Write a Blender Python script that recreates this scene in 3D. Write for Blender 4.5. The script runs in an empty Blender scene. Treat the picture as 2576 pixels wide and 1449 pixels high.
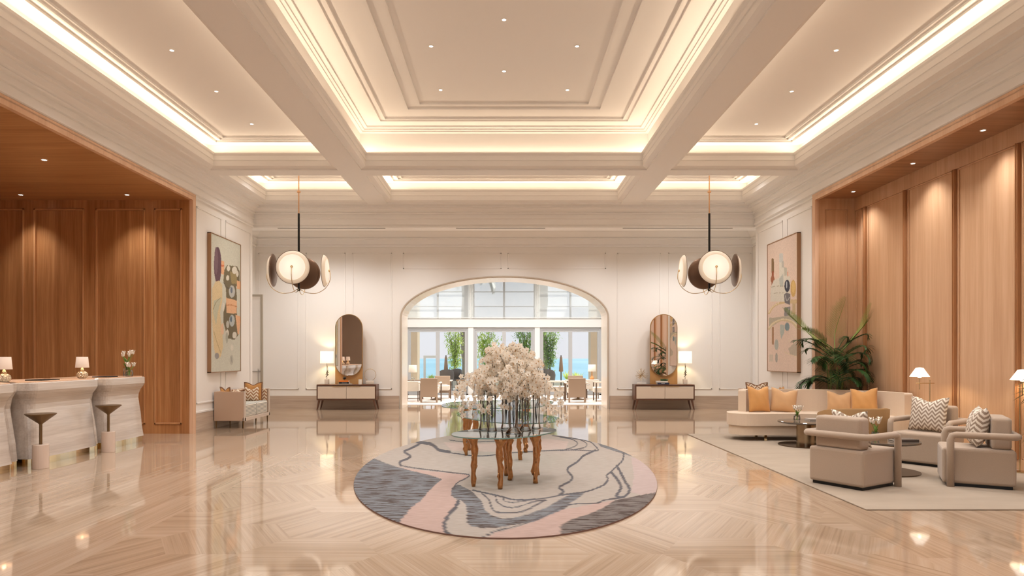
import bpy, bmesh, math, random
import numpy as np
from mathutils import Vector, Matrix
PI = math.pi
random.seed(7)
SC = bpy.context.scene
C = SC.collection
# ---------------------------------------------------------------- camera, world, exposure
F = 1717.0; H = 1.35; VX = 1268.0; VY = 897.0
cam_d = bpy.data.cameras.new('camera'); cam = bpy.data.objects.new('camera', cam_d); C.objects.link(cam)
cam.location = (0, 0, H); cam.rotation_euler = (PI/2, 0, 0)
cam_d.sensor_width = 36; cam_d.lens = F/2576*36
cam_d.shift_x = (1288-VX)/2576; cam_d.shift_y = (VY-724.5)/2576
cam_d.clip_start = .05; cam_d.clip_end = 4000
SC.camera = cam
SC.view_settings.view_transform = 'Standard'; SC.view_settings.look = 'None'
SC.view_settings.gamma = 1; SC.view_settings.use_curve_mapping = False
SC.view_settings.exposure = 0.0
W = bpy.data.worlds.new('world'); SC.world = W; W.use_nodes = True
nt = W.node_tree; bg = nt.nodes['Background']
tc = nt.nodes.new('ShaderNodeTexCoord'); sp = nt.nodes.new('ShaderNodeSeparateXYZ'); cr = nt.nodes.new('ShaderNodeValToRGB')
nt.links.new(tc.outputs['Generated'], sp.inputs[0]); nt.links.new(sp.outputs['Z'], cr.inputs[0]); nt.links.new(cr.outputs[0], bg.inputs[0])
cr.color_ramp.elements[0].position = 0.0; cr.color_ramp.elements[0].color = (.80, .79, .83, 1)
cr.color_ramp.elements[1].position = .5; cr.color_ramp.elements[1].color = (.50, .68, .92, 1)
e = cr.color_ramp.elements.new(.12); e.color = (.80, .82, .88, 1)
bg.inputs[1].default_value = 1.05
SC.cycles.max_bounces = 10; SC.cycles.diffuse_bounces = 5; SC.cycles.glossy_bounces = 5
SC.cycles.transmission_bounces = 8; SC.cycles.transparent_max_bounces = 64
SC.cycles.sample_clamp_indirect = 4.0; SC.cycles.caustics_reflective = False; SC.cycles.caustics_refractive = False
SC.cycles.use_denoising = True

K_COVE = 3.0      # watt per metre of cove strip
K_DOWN = 200.0      # watt of a ceiling downlight
K_WOOD = 105.0
WARM = (1.0, .77, .55); WARM2 = (1.0, .985, .98)
def light(name, kind, loc, power, col, **kw):
    d = bpy.data.lights.new(name, kind); d.energy = power; d.color = col
    rot = kw.pop('rot', (0, 0, 0)); par = kw.pop('parent', None)
    for k, v in kw.items(): setattr(d, k, v)
    o = bpy.data.objects.new(name, d); C.objects.link(o); o.location = loc; o.rotation_euler = rot
    if par: o.parent = par
    return o
sun = light('sun', 'SUN', (0, 30, 20), 4.2, (1, .93, .82), angle=.02, rot=(math.radians(-38), math.radians(28), 0))

# ---------------------------------------------------------------- materials
def lin(c):
    return tuple((v/255/12.92 if v/255 < .04045 else ((v/255+.055)/1.055)**2.4) for v in c)
def NT(name):
    m = bpy.data.materials.new(name); m.use_nodes = True; t = m.node_tree
    b = t.nodes['Principled BSDF']
    return m, t, b
def N(t, kind, **kw):
    n = t.nodes.new('ShaderNode'+kind)
    for k, v in kw.items(): setattr(n, k, v)
    return n
def L(t, a, b): t.links.new(a, b)
def mat(name, col, rough=.5, metal=0, spec=.5, noise=0, scale=20, bump=0, bscale=200, coat=0, sheen=0, emit=None, estr=0, stretch=None):
    m, t, b = NT(name)
    b.inputs['Base Color'].default_value = (*col, 1); b.inputs['Roughness'].default_value = rough
    b.inputs['Metallic'].default_value = metal; b.inputs['Specular IOR Level'].default_value = spec
    b.inputs['Coat Weight'].default_value = coat; b.inputs['Sheen Weight'].default_value = sheen
    if emit: b.inputs['Emission Color'].default_value = (*emit, 1); b.inputs['Emission Strength'].default_value = estr
    if noise or bump:
        tcn = N(t, 'TexCoord'); mp = N(t, 'Mapping'); L(t, tcn.outputs['Object'], mp.inputs[0])
        if stretch: mp.inputs['Scale'].default_value = stretch
    if noise:
        nz = N(t, 'TexNoise'); nz.inputs['Scale'].default_value = scale; nz.inputs['Detail'].default_value = 4
        L(t, mp.outputs[0], nz.inputs['Vector'])
        mx = N(t, 'Mix', data_type='RGBA'); L(t, nz.outputs['Fac'], mx.inputs['Factor'])
        mx.inputs['A'].default_value = (*[max(0, c*(1-noise)) for c in col], 1); mx.inputs['B'].default_value = (*[min(1, c*(1+noise)) for c in col], 1)
        L(t, mx.outputs['Result'], b.inputs['Base Color'])
    if bump:
        nb = N(t, 'TexNoise'); nb.inputs['Scale'].default_value = bscale; nb.inputs['Detail'].default_value = 3
        L(t, mp.outputs[0], nb.inputs['Vector'])
        bp = N(t, 'Bump'); bp.inputs['Strength'].default_value = bump; bp.inputs['Distance'].default_value = .004
        L(t, nb.outputs['Fac'], bp.inputs['Height']); L(t, bp.outputs[0], b.inputs['Normal'])
    return m
def M_(t, op, a, b=None, c=None):
    n = N(t, 'Math', operation=op)
    for i, v in enumerate((a, b, c)):
        if v is None: continue
        if isinstance(v, (int, float)): n.inputs[i].default_value = v
        else: L(t, v, n.inputs[i])
    return n.outputs[0]
def ramp(t, fac, stops):
    r = N(t, 'ValToRGB'); L(t, fac, r.inputs[0]); el = r.color_ramp.elements
    while len(el) < len(stops): el.new(.5)
    for i, (p, c) in enumerate(stops): el[i].position = p; el[i].color = (*c, 1)
    return r.outputs[0]
def wood(name, c0, c1, c2, axis='Z', rough=.35, mirror=None, gloss=.4):
    m, t, b = NT(name)
    tcn = N(t, 'TexCoord'); src = tcn.outputs['Object']
    s = N(t, 'SeparateXYZ'); L(t, src, s.inputs[0])
    x, y, z = s.outputs
    if mirror is not None: z = M_(t, 'ABSOLUTE', M_(t, 'SUBTRACT', z, mirror))
    k = {'X': (.35, 9, 9), 'Y': (9, .35, 9), 'Z': (9, 9, .35)}[axis]
    cb = N(t, 'CombineXYZ')
    for i, v in enumerate((x, y, z)): L(t, M_(t, 'MULTIPLY', v, k[i]), cb.inputs[i])
    n1 = N(t, 'TexNoise'); n1.inputs['Scale'].default_value = 1.0; n1.inputs['Detail'].default_value = 5; n1.inputs['Distortion'].default_value = .6
    L(t, cb.outputs[0], n1.inputs['Vector'])
    sc2 = N(t, 'VectorMath', operation='SCALE'); L(t, cb.outputs[0], sc2.inputs[0]); sc2.inputs['Scale'].default_value = 6
    n2 = N(t, 'TexNoise'); n2.inputs['Scale'].default_value = 1.0; n2.inputs['Detail'].default_value = 3
    L(t, sc2.outputs[0], n2.inputs['Vector'])
    f = M_(t, 'ADD', M_(t, 'MULTIPLY', n1.outputs['Fac'], .65), M_(t, 'MULTIPLY', n2.outputs['Fac'], .35))
    L(t, ramp(t, f, [(.32, c0), (.5, c1), (.66, c2)]), b.inputs['Base Color'])
    b.inputs['Roughness'].default_value = rough; b.inputs['Specular IOR Level'].default_value = gloss
    return m
def thin_glass(name, tint=(1, 1, 1), refl=1.0, rough=0.0, body=0.0, bodycol=(1, 1, 1)):
    m, t, b = NT(name); out = t.nodes['Material Output']; t.nodes.remove(b)
    tr = N(t, 'BsdfTransparent'); tr.inputs[0].default_value = (*tint, 1)
    gl = N(t, 'BsdfGlossy'); gl.inputs['Roughness'].default_value = rough
    fr = N(t, 'Fresnel'); fr.inputs[0].default_value = 1.45
    mx = N(t, 'MixShader'); L(t, M_(t, 'MULTIPLY', fr.outputs[0], refl), mx.inputs[0]); L(t, tr.outputs[0], mx.inputs[1]); L(t, gl.outputs[0], mx.inputs[2])
    last = mx.outputs[0]
    if body:
        df = N(t, 'BsdfDiffuse'); df.inputs[0].default_value = (*bodycol, 1)
        tl = N(t, 'BsdfTranslucent'); tl.inputs[0].default_value = (*bodycol, 1)
        m1 = N(t, 'MixShader'); m1.inputs[0].default_value = .5; L(t, df.outputs[0], m1.inputs[1]); L(t, tl.outputs[0], m1.inputs[2])
        m2 = N(t, 'MixShader'); m2.inputs[0].default_value = body; L(t, last, m2.inputs[1]); L(t, m1.outputs[0], m2.inputs[2]); last = m2.outputs[0]
    L(t, last, out.inputs[0])
    return m
def shade_mat(name, col, emit, s):
    m, t, b = NT(name); b.inputs['Base Color'].default_value = (*col, 1); b.inputs['Roughness'].default_value = .8
    b.inputs['Emission Color'].default_value = (*emit, 1); b.inputs['Emission Strength'].default_value = s
    return m
def chevron(name, ca, cb_, fx=11.0, fz=22.0, rough=.85):
    m, t, b = NT(name); tcn = N(t, 'TexCoord'); s = N(t, 'SeparateXYZ'); L(t, tcn.outputs['Object'], s.inputs[0])
    tri = M_(t, 'PINGPONG', M_(t, 'MULTIPLY', s.outputs[0], fx), .5)
    v = M_(t, 'FRACT', M_(t, 'ADD', M_(t, 'MULTIPLY', s.outputs[2], fz), M_(t, 'MULTIPLY', tri, 1.9)))
    st = M_(t, 'GREATER_THAN', v, .5)
    mx = N(t, 'Mix', data_type='RGBA'); L(t, st, mx.inputs['Factor']); mx.inputs['A'].default_value = (*ca, 1); mx.inputs['B'].default_value = (*cb_, 1)
    L(t, mx.outputs['Result'], b.inputs['Base Color']); b.inputs['Roughness'].default_value = rough
    return m
def attr_paint(name, rough=.9, weave=True, streak=False):
    m, t, b = NT(name); at = N(t, 'Attribute'); at.attribute_name = 'pattern'
    col = at.outputs['Color']
    tcn = N(t, 'TexCoord'); mp = N(t, 'Mapping'); L(t, tcn.outputs['Object'], mp.inputs[0])
    if streak:
        mp.inputs['Scale'].default_value = (4.2, 25, 1)
        nz = N(t, 'TexNoise'); nz.inputs['Scale'].default_value = 1; nz.inputs['Detail'].default_value = 5; nz.inputs['Roughness'].default_value = .62
        L(t, mp.outputs[0], nz.inputs['Vector'])
        f = ramp(t, nz.outputs['Fac'], [(.49, (0, 0, 0)), (.56, (1, 1, 1))])
        ff = N(t, 'RGBToBW'); L(t, f, ff.inputs[0])
        g = M_(t, 'MULTIPLY', ff.outputs[0], M_(t, 'SUBTRACT', 1.0, at.outputs['Alpha']))
        mx = N(t, 'Mix', data_type='RGBA'); L(t, g, mx.inputs['Factor']); L(t, col, mx.inputs['A']); mx.inputs['B'].default_value = (.06, .042, .035, 1)
        col = mx.outputs['Result']
        n2 = N(t, 'TexNoise'); n2.inputs['Scale'].default_value = 2.2; n2.inputs['Detail'].default_value = 6; L(t, mp.outputs[0], n2.inputs['Vector'])
        m2 = N(t, 'Mix', data_type='RGBA', blend_type='MULTIPLY'); m2.inputs['Factor'].default_value = 1
        L(t, col, m2.inputs['A']); L(t, ramp(t, n2.outputs['Fac'], [(.3, (.86, .84, .83)), (.7, (1.08, 1.08, 1.08))]), m2.inputs['B']); col = m2.outputs['Result']
    L(t, col, b.inputs['Base Color']); b.inputs['Roughness'].default_value = rough; b.inputs['Specular IOR Level'].default_value = .2
    return m
def floor_mat(name):
    m, t, b = NT(name); uv = N(t, 'UVMap'); uv.uv_map = 'UVMap'
    mp = N(t, 'Mapping'); mp.inputs['Scale'].default_value = (.55, 17, 1); L(t, uv.outputs[0], mp.inputs[0])
    n1 = N(t, 'TexNoise'); n1.inputs['Scale'].default_value = 1.0; n1.inputs['Detail'].default_value = 6; n1.inputs['Roughness'].default_value = .6; n1.inputs['Distortion'].default_value = .3
    L(t, mp.outputs[0], n1.inputs['Vector'])
    mp2 = N(t, 'Mapping'); mp2.inputs['Scale'].default_value = (.8, 80, 1); L(t, uv.outputs[0], mp2.inputs[0])
    n2 = N(t, 'TexNoise'); n2.inputs['Scale'].default_value = 1.0; n2.inputs['Detail'].default_value = 3; L(t, mp2.outputs[0], n2.inputs['Vector'])
    f = M_(t, 'ADD', M_(t, 'MULTIPLY', n1.outputs['Fac'], .7), M_(t, 'MULTIPLY', n2.outputs['Fac'], .3))
    at = N(t, 'Attribute'); at.attribute_name = 'tone'
    f = M_(t, 'ADD', f, M_(t, 'MULTIPLY', M_(t, 'SUBTRACT', at.outputs['Fac'], .5), .26))
    L(t, ramp(t, f, [(.28, (.285, .19, .122)), (.46, (.375, .268, .182)), (.58, (.425, .315, .225)), (.76, (.48, .375, .28))]), b.inputs['Base Color'])
    b.inputs['Roughness'].default_value = .05; b.inputs['IOR'].default_value = 1.8; b.inputs['Specular IOR Level'].default_value = .5
    return m
WALL = mat('warm white paint', (.86, .84, .81), .55, noise=.02, scale=3)
CEIL = mat('ceiling paint', (.88, .86, .835), .6)
WALLS = mat('satin wall paint', (.84, .81, .77), .5)
WOODL = wood('walnut veneer', (.30, .122, .040), (.42, .185, .068), (.54, .265, .105), mirror=2.13)  # darker tone of one veneer; its dimmer light is put into the colour
WOODR = wood('oak veneer', (.53, .305, .165), (.60, .36, .205), (.67, .425, .255))  # same veneer, lighter since its stronger lamp wash is put into the colour
WOODF = wood('portal edge oak', (.60, .36, .22), (.68, .43, .275), (.75, .50, .33))  # lamplight on the portal edge is put into this lighter wood colour
WOODB = wood('batten wood', (.36, .165, .070), (.43, .205, .09), (.50, .25, .12))
WOODC = wood('wood ceiling', (.34, .155, .06), (.45, .225, .095), (.54, .29, .13), axis='X')
WOODCR = wood('wood ceiling right', (.24, .11, .05), (.33, .16, .078), (.42, .215, .11), axis='X')
STONE = wood('travertine veined', (.40, .31, .24), (.50, .40, .32), (.58, .48, .39), axis='X', rough=.15)
STONEY = wood('travertine veined side', (.40, .31, .24), (.50, .40, .32), (.58, .48, .39), axis='Y', rough=.15)
DESKST = wood('grey travertine', (.50, .43, .37), (.61, .54, .475), (.70, .635, .57), axis='Y', rough=.12)
FLOOR = floor_mat('polished marble floor')
BRASS = mat('brushed brass', (.62, .47, .27), .22, metal=1)
PBRASS = mat('polished brass', (.80, .68, .45), .08, metal=1)
BRONZE = mat('antique bronze', (.20, .125, .06), .34, metal=.85)
DBRASS = mat('dark bronze', (.10, .075, .055), .3, metal=.8)
BLACK = mat('black metal', (.02, .02, .02), .35, metal=.5)
# ---------------------------------------------------------------- helpers
def gp(x, y, z=0.0):
    Y = F*(H-z)/(y-VY); return ((x-VX)*Y/F, Y)
def obj(name, bm, m, parent=None, kind=None, smooth=False, loc=None):
    me = bpy.data.meshes.new(name)
    if smooth:
        for f in bm.faces: f.smooth = True
    bmesh.ops.recalc_face_normals(bm, faces=bm.faces)
    bm.to_mesh(me); bm.free()
    for mm in (m if isinstance(m, (list, tuple)) else [m]): me.materials.append(mm)
    o = bpy.data.objects.new(name, me); C.objects.link(o)
    if parent: o.parent = parent
    if kind: o['kind'] = kind
    if loc: o.location = loc
    return o
def NB(): return bmesh.new()
def thing(name, label, cat, loc=(0, 0, 0), rz=0, group=None):
    o = bpy.data.objects.new(name, None); C.objects.link(o); o.empty_display_size = .1
    o.location = loc; o.rotation_euler = (0, 0, rz)
    return tag(o, label, cat, group)
def tag(o, label, cat, group=None):
    o['label'] = label; o['category'] = cat
    if group: o['group'] = group
    return o
def dup(root, loc, rz=None, label=None, group=None):
    r = root.copy(); C.objects.link(r); r.location = loc
    if rz is not None: r.rotation_euler = (0, 0, rz)
    if label: r['label'] = label
    if group: r['group'] = group
    for ch in list(root.children):
        c = ch.copy(); C.objects.link(c); c.parent = r
        for g in list(ch.children):
            d = g.copy(); C.objects.link(d); d.parent = c
    return r
def box(bm, lo, hi, bev=0, seg=2, rot=None, mi=0):
    lo = Vector(lo); hi = Vector(hi); c = (lo+hi)/2; s = hi-lo
    M = Matrix.Translation(c) @ (rot if rot else Matrix()) @ Matrix.Diagonal((*s, 1))
    r = bmesh.ops.create_cube(bm, size=1, matrix=M); vs = r['verts']
    fs = {f for v in vs for f in v.link_faces}
    if bev:
        es = {e_ for v in vs for e_ in v.link_edges}
        rr = bmesh.ops.bevel(bm, geom=list(es), offset=bev, segments=seg, profile=.5, affect='EDGES')
        fs = set(rr['faces']) | {f for f in fs if f.is_valid}
    for f in fs: f.material_index = mi
    return vs
def lathe(bm, prof, n=24, c=(0, 0, 0), mi=0):
    rings = []
    for r, z in prof:
        if r < 1e-6: rings.append([bm.verts.new((c[0], c[1], c[2]+z))])
        else: rings.append([bm.verts.new((c[0]+r*math.cos(2*PI*i/n), c[1]+r*math.sin(2*PI*i/n), c[2]+z)) for i in range(n)])
    for a, b in zip(rings, rings[1:]):
        for i in range(n):
            j = (i+1) % n
            q = [a[i % len(a)], a[j % len(a)], b[j % len(b)], b[i % len(b)]]
            q2 = []
            for v in q:
                if v not in q2: q2.append(v)
            if len(q2) > 2: bm.faces.new(q2).material_index = mi
def tube(bm, pts, r, n=8, mi=0, cap=True, closed=False):
    P = [Vector(p) for p in pts]; m = len(P)
    rr = r if isinstance(r, (list, tuple)) else [r]*m
    rings = []; ref = None
    for i in range(m):
        t = (P[(i+1) % m]-P[i-1]) if closed else (P[min(i+1, m-1)]-P[max(i-1, 0)])
        t.normalize()
        if ref is None: ref = t.orthogonal().normalized()
        ref = (ref-t*ref.dot(t)); ref = ref.normalized() if ref.length > 1e-5 else t.orthogonal().normalized()
        bi = t.cross(ref)
        rings.append([bm.verts.new(P[i]+(ref*math.cos(2*PI*k/n)+bi*math.sin(2*PI*k/n))*rr[i]) for k in range(n)])
    pairs = list(zip(rings, rings[1:])) + ([(rings[-1], rings[0])] if closed else [])
    for a, b in pairs:
        for k in range(n): bm.faces.new((a[k], a[(k+1) % n], b[(k+1) % n], b[k])).material_index = mi
    if cap and not closed:
        bm.faces.new(rings[0][::-1]).material_index = mi; bm.faces.new(rings[-1]).material_index = mi
def prism(bm, pts, z0, z1, bev=0, mi=0, seg=2):
    a = [bm.verts.new((x, y, z0)) for x, y in pts]; b = [bm.verts.new((x, y, z1)) for x, y in pts]; n = len(pts)
    fs = [bm.faces.new(a[::-1]), bm.faces.new(b)]
    for i in range(n): fs.append(bm.faces.new((a[i], a[(i+1) % n], b[(i+1) % n], b[i])))
    for f in fs: f.material_index = mi
    if bev:
        es = list(set(fs[0].edges) | set(fs[1].edges))
        bmesh.ops.bevel(bm, geom=es, offset=bev, segments=seg, profile=.5, affect='EDGES')
def ring(bm, prof, x0, x1, y0, y1, mi=0):
    """profile of (inset, z) swept round a rectangle with mitred corners"""
    rows = []
    for p, z in prof: rows.append([bm.verts.new(v) for v in ((x0+p, y0+p, z), (x1-p, y0+p, z), (x1-p, y1-p, z), (x0+p, y1-p, z))])
    for a, b in zip(rows, rows[1:]):
        for i in range(4):
            j = (i+1) % 4; bm.faces.new((a[i], a[j], b[j], b[i])).material_index = mi
    return rows
def smooth_curve(pts, n=8, closed=False):
    out = []; m = len(pts); P = [Vector(p) for p in pts]
    rng = range(m) if closed else range(m-1)
    for i in rng:
        p0 = P[i-1] if (closed or i > 0) else P[0]; p1 = P[i]; p2 = P[(i+1) % m]; p3 = P[(i+2) % m] if (closed or i+2 < m) else P[-1]
        for k in range(n):
            t = k/n; out.append(.5*((2*p1)+(-p0+p2)*t+(2*p0-5*p1+4*p2-p3)*t*t+(-p0+3*p1-3*p2+p3)*t**3))
    if not closed: out.append(P[-1])
    return out
# ---------------------------------------------------------------- light in the coves and in the wood recesses
def cove(x0, x1, y0, y1, z, inset, k=K_COVE, w=.05):
    a = inset
    for (cx, cy, lx, r, tx, ty) in (((x0+x1)/2, y0+a, x1-x0, 0, 0, 1), ((x0+x1)/2, y1-a, x1-x0, 0, 0, -1), (x0+a, (y0+y1)/2, y1-y0, PI/2, 1, 0), (x1-a, (y0+y1)/2, y1-y0, PI/2, -1, 0)):
        o = light('cove_light', 'AREA', (cx, cy, z), k*lx, WARM, shape='RECTANGLE', size=lx-.1, size_y=w)
        ex = Vector((1, 0, 0)) if tx == 0 else Vector((0, 1, 0)); ez = -Vector((tx*math.sin(TILT), ty*math.sin(TILT), math.cos(TILT))); ey = ez.cross(ex)
        o.rotation_euler = Matrix((ex, ey, ez)).transposed().to_euler()
TILT = math.radians(32)
ZB = 4.60; XR = 5.48; YR = 14.86
XC = ((-5.12, -2.90), (-2.487, 2.487), (2.90, 5.12))
YC = ((-2.8, .45), (.80, 11.91), (12.26, 14.51))
for j, (y0, y1) in enumerate(YC):
    for i, (x0, x1) in enumerate(XC):
        cove(x0, x1, y0, y1, 4.885, .03, k=K_COVE*(.9 if (i, j) == (1, 1) else 1))
# ---------------------------------------------------------------- recessed downlights
LAMPE = mat('lamp lens', (1, 1, 1), .5, emit=(1, .93, .84), estr=14)
RIMW = mat('white metal rim', (.85, .8, .74), .4)
def downlight(x, y, z, power, label, group, col=WARM2, angle=130, r=.022, tilt=0, blend=.9):
    if label is None:
        light('downlight_beam', 'SPOT', (x, y, z-.012), power, col, spot_size=math.radians(angle), spot_blend=blend, shadow_soft_size=.08); return  # no label: bare spot out of view, added to fill the room
    t = thing('recessed_downlight', label, 'downlight', (x, y, z), 0, group)
    bm = NB(); lathe(bm, [(r*1.1, -.001), (r*1.1, -.006), (r*1.55, -.006), (r*1.6, 0)], 20); obj('rim', bm, RIMW, t)
    bm = NB(); lathe(bm, [(0, -.003), (r*1.1, -.003)], 20); obj('lens', bm, LAMPE, t)
    light('downlight_beam', 'SPOT', (0, 0, -.012), power, col, spot_size=math.radians(angle), spot_blend=blend, shadow_soft_size=.08, parent=t, rot=(tilt, 0, 0))
for n, (x, y) in enumerate(((0, 8.1), (-.94, 8.79), (.94, 8.79), (0, 9.56), (-.95, 10.23), (.95, 10.23), (-.94, 7.1), (.94, 7.1), (0, 5.2), (-.95, 3.4), (.95, 3.4))):
    lb = ['small downlight in the middle coffer, top one of the four on its centre line', 'downlight in the middle coffer, left of the upper pair', 'downlight in the middle coffer, right of the upper pair', 'downlight in the middle coffer between its upper and lower pairs', 'downlight in the middle coffer, left of the lower pair', 'downlight in the middle coffer, right of the lower pair']
    downlight(x, y, 5.35, K_DOWN, lb[n] if n < 6 else None, 'downlights in the middle coffer')
for s in (-1, 1):
    w = 'left' if s < 0 else 'right'
    for n, y in enumerate((10.9, 9.56, 8.28, 6.4, 4.4, 2.4)):
        lb = [f'downlight in the {w} side coffer, nearest to the pendant', f'downlight in the {w} side coffer, middle of its row', f'downlight in the {w} side coffer, highest in the picture']
        downlight(s*4.03, y, 5.068, K_DOWN, lb[n] if n < 3 else None, f'downlights in the {w} side coffer')
# ceiling spots beyond the dropped beam , then fill spots added in far coffers and sea room
for x in (-5.0, -3.95, -2.2, 0, 2.2, 3.95, 5.0): light('passage_downlight', 'SPOT', (x, 16.3, 4.6), K_DOWN*1.4, WARM2, spot_size=2.4, spot_blend=1, shadow_soft_size=.2)
for x in (-4.6, -3.4, 3.4, 4.6): light('far_coffer_fill', 'SPOT', (x, 13.4, 5.05), K_DOWN*.45, WARM2, spot_size=2.3, spot_blend=1, shadow_soft_size=.2)  # added fill without fixtures, brightens the side walls
for x in (-3, -1, 1, 3):
    for y in (20, 22.3): light('sea_room_fill', 'SPOT', (x, y, 4.65), K_DOWN*2.1, (1, .98, .96), spot_size=2.5, spot_blend=1, shadow_soft_size=.2)  # added fill without fixtures, brightens the room beyond the arch
# ---------------------------------------------------------------- ceiling
bm = NB()
xs = [-XR+.0]; xs = [-XR, -5.12, -2.90, -2.487, 2.487, 2.90, 5.12, XR]; ys = [-3.0, -2.8, .45, .80, 11.91, 12.26, 14.51, YR]
for i in range(7):
    for j in range(7):
        if i in (1, 3, 5) and j in (1, 3, 5): continue
        a, b, c, d = xs[i], xs[i+1], ys[j], ys[j+1]
        bm.faces.new([bm.verts.new(v) for v in ((a, c, ZB), (b, c, ZB), (b, d, ZB), (a, d, ZB))])
bmesh.ops.remove_doubles(bm, verts=bm.verts, dist=1e-5)
obj('ceiling', bm, CEIL, kind='structure')
low = [(0, 4.60), (.0, 4.625), (.05, 4.64), (.085, 4.655), (.085, 4.745), (.097, 4.75), (.097, 4.775), (.085, 4.78), (.085, 4.83), (.105, 4.85), (.115, 4.875), (.095, 4.885), (.07, 4.875), (-.08, 4.875), (-.08, 5.055), (.05, 5.055), (.05, 5.035), (.165, 5.035), (.165, 5.065), (.26, 5.065), (.26, 5.04), (.285, 5.04), (.285, 5.065), (.35, 5.065), (.35, 5.04), (.37, 5.04), (.37, 5.068)]
high = [(0, 4.60), (.0, 4.625), (.05, 4.64), (.085, 4.655), (.085, 4.745), (.097, 4.75), (.097, 4.775), (.085, 4.78), (.085, 4.83), (.105, 4.85), (.115, 4.875), (.095, 4.885), (.07, 4.875), (-.03, 4.875), (-.03, 5.25), (.02, 5.26), (.02, 5.285), (.06, 5.285), (.06, 5.31), (.12, 5.31), (.12, 5.34), (.38, 5.34), (.38, 5.315), (.405, 5.315), (.405, 5.34), (.47, 5.34), (.47, 5.315), (.50, 5.315), (.50, 5.35), (.91, 5.35), (.91, 5.32), (.945, 5.32), (.945, 5.35), (1.12, 5.35), (1.12, 5.32), (1.16, 5.32), (1.16, 5.35)]
for j, (y0, y1) in enumerate(YC):
    for i, (x0, x1) in enumerate(XC):
        bm = NB()
        rows = ring(bm, high if (i == 1 and j == 1) else low, x0, x1, y0, y1)
        bm.faces.new(rows[-1])
        obj('ceiling_coffer', bm, CEIL, kind='structure')
# cornice round the room
bm = NB()
ring(bm, [(0, 4.15), (.04, 4.15), (.04, 4.17), (.02, 4.175), (.02, 4.20), (.06, 4.215), (.06, 4.235), (.04, 4.24), (.04, 4.335), (.075, 4.34), (.075, 4.36), (.055, 4.365), (.055, 4.43), (.10, 4.44), (.10, 4.465), (.085, 4.47), (.12, 4.50), (.18, 4.53), (.18, 4.555), (.23, 4.56), (.23, 4.60)], -XR, XR, -3.0, YR)
obj('trim_1', bm, CEIL, kind='structure')
# cover above the coffers and dropped beam over the far passage
bm = NB(); box(bm, (-6.6, -3.3, 5.40), (6.6, 18.8, 5.5)); obj('roof', bm, CEIL, kind='structure')
bm = NB(); box(bm, (-6.6, YR+.001, 4.163), (6.6, 15.25, 5.39))
obj('ceiling_beam', bm, CEIL, kind='structure')
for k, (a, b) in enumerate(((-4.95, -2.6), (-1.05, .9), (2.6, 5.0))):
    bm = NB(); box(bm, (a, 14.92, 4.155), (b, 14.95, 4.162)); box(bm, (a, 14.965, 4.158), (b, 14.975, 4.162))
    obj('ceiling_vent_slot', bm, DBRASS, kind='structure')
bm = NB(); box(bm, (-6.6, 15.2501, 4.62), (6.6, 17.7, 4.7)); obj('ceiling_far', bm, CEIL, kind='structure')
bm = NB()
ring(bm, [(0, 4.19), (.035, 4.19), (.035, 4.215), (.02, 4.22), (.02, 4.25), (.05, 4.26), (.05, 4.37), (.10, 4.38), (.10, 4.41), (.08, 4.42), (.15, 4.50), (.2, 4.56), (.22, 4.62)], -6.45, 6.45, 15.251, 17.699)
obj('trim_2', bm, CEIL, kind='structure')
# bronze grilles on the sides of the middle coffer
def grille(x, y0, y1, label):
    t = thing('air_grille', label, 'air vent', (x, (y0+y1)/2, 5.0), 0, 'grilles in the middle coffer')
    bm = NB(); L2 = (y1-y0)/2
    for z in (-.06, .055): box(bm, (-.006, -L2, z), (.006, L2, z+.006))
    for s in (-1, 1): box(bm, (-.006, s*L2-.004, -.06), (.006, s*L2+.004, .06))
    obj('frame', bm, GRILLE, t)
    bm = NB()
    for k in range(10): box(bm, (-.003, -L2, -.05+k*.0105), (.003, L2, -.046+k*.0105))
    obj('slats', bm, GRILLE, t)
GRILLE = mat('gold painted grille', (.62, .45, .27), .5)
for s, w in ((-1, 'left'), (1, 'right')):
    for y0, y1, u in ((9.6, 11.1, 'far'), (6.1, 7.6, 'near')):
        grille(s*2.508, y0, y1, f'long gold air grille on the {w} side of the middle coffer, {u} end')
# ---------------------------------------------------------------- walls
bm = NB()
box(bm, (-6.6, 12.02, 0), (-5.48, 14.86, 4.9)); box(bm, (-5.72, -3, 4.20), (-5.48, 12.02, 4.9))
obj('wall_left', bm, WALL, kind='structure')
bm = NB()
box(bm, (5.48, 12.02, 0), (6.6, 14.86, 4.9)); box(bm, (5.48, -3, 4.20), (5.72, 12.02, 4.9))
obj('wall_right', bm, WALL, kind='structure')
# unseen glazed entrance front behind the camera, added to let daylight fill the room
bm = NB()
for a, b in ((-10, -5.2), (-1.9, -1.5), (1.5, 1.9), (5.2, 10)): box(bm, (a, -3.2, 0), (b, -3.0, 5.4))
box(bm, (-5.2, -3.2, 4.2), (5.2, -3.0, 5.4))
obj('wall_near', bm, WALL, kind='structure')
for k, (a, b) in enumerate(((-5.2, -1.9), (-1.5, 1.5), (1.9, 5.2))):
    bm = NB(); n_ = 3
    for i in range(n_+1): xx = a+(b-a)*i/n_; box(bm, (max(a, xx-.03), -3.13, 0), (min(b, xx+.03), -3.05, 4.2))
    for zz in (0, 2.5, 4.12): box(bm, (a, -3.13, zz), (b, -3.05, zz+.08))
    obj(f'window_{k+11}', bm, DBRASS, kind='structure')
    pl = light('daylight_portal', 'AREA', ((a+b)/2, -3.25, 2.1), 1, (1, 1, 1), shape='RECTANGLE', size=b-a, size_y=4.2, rot=(PI/2, 0, 0))
    pl.data.cycles.is_portal = True
bm = NB(); box(bm, (-30, -40, -.12), (30, -3.2, -.02)); obj('ground_forecourt', bm, mat('forecourt paving', (.6, .56, .5), .8), kind='structure')
bm = NB()
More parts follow.
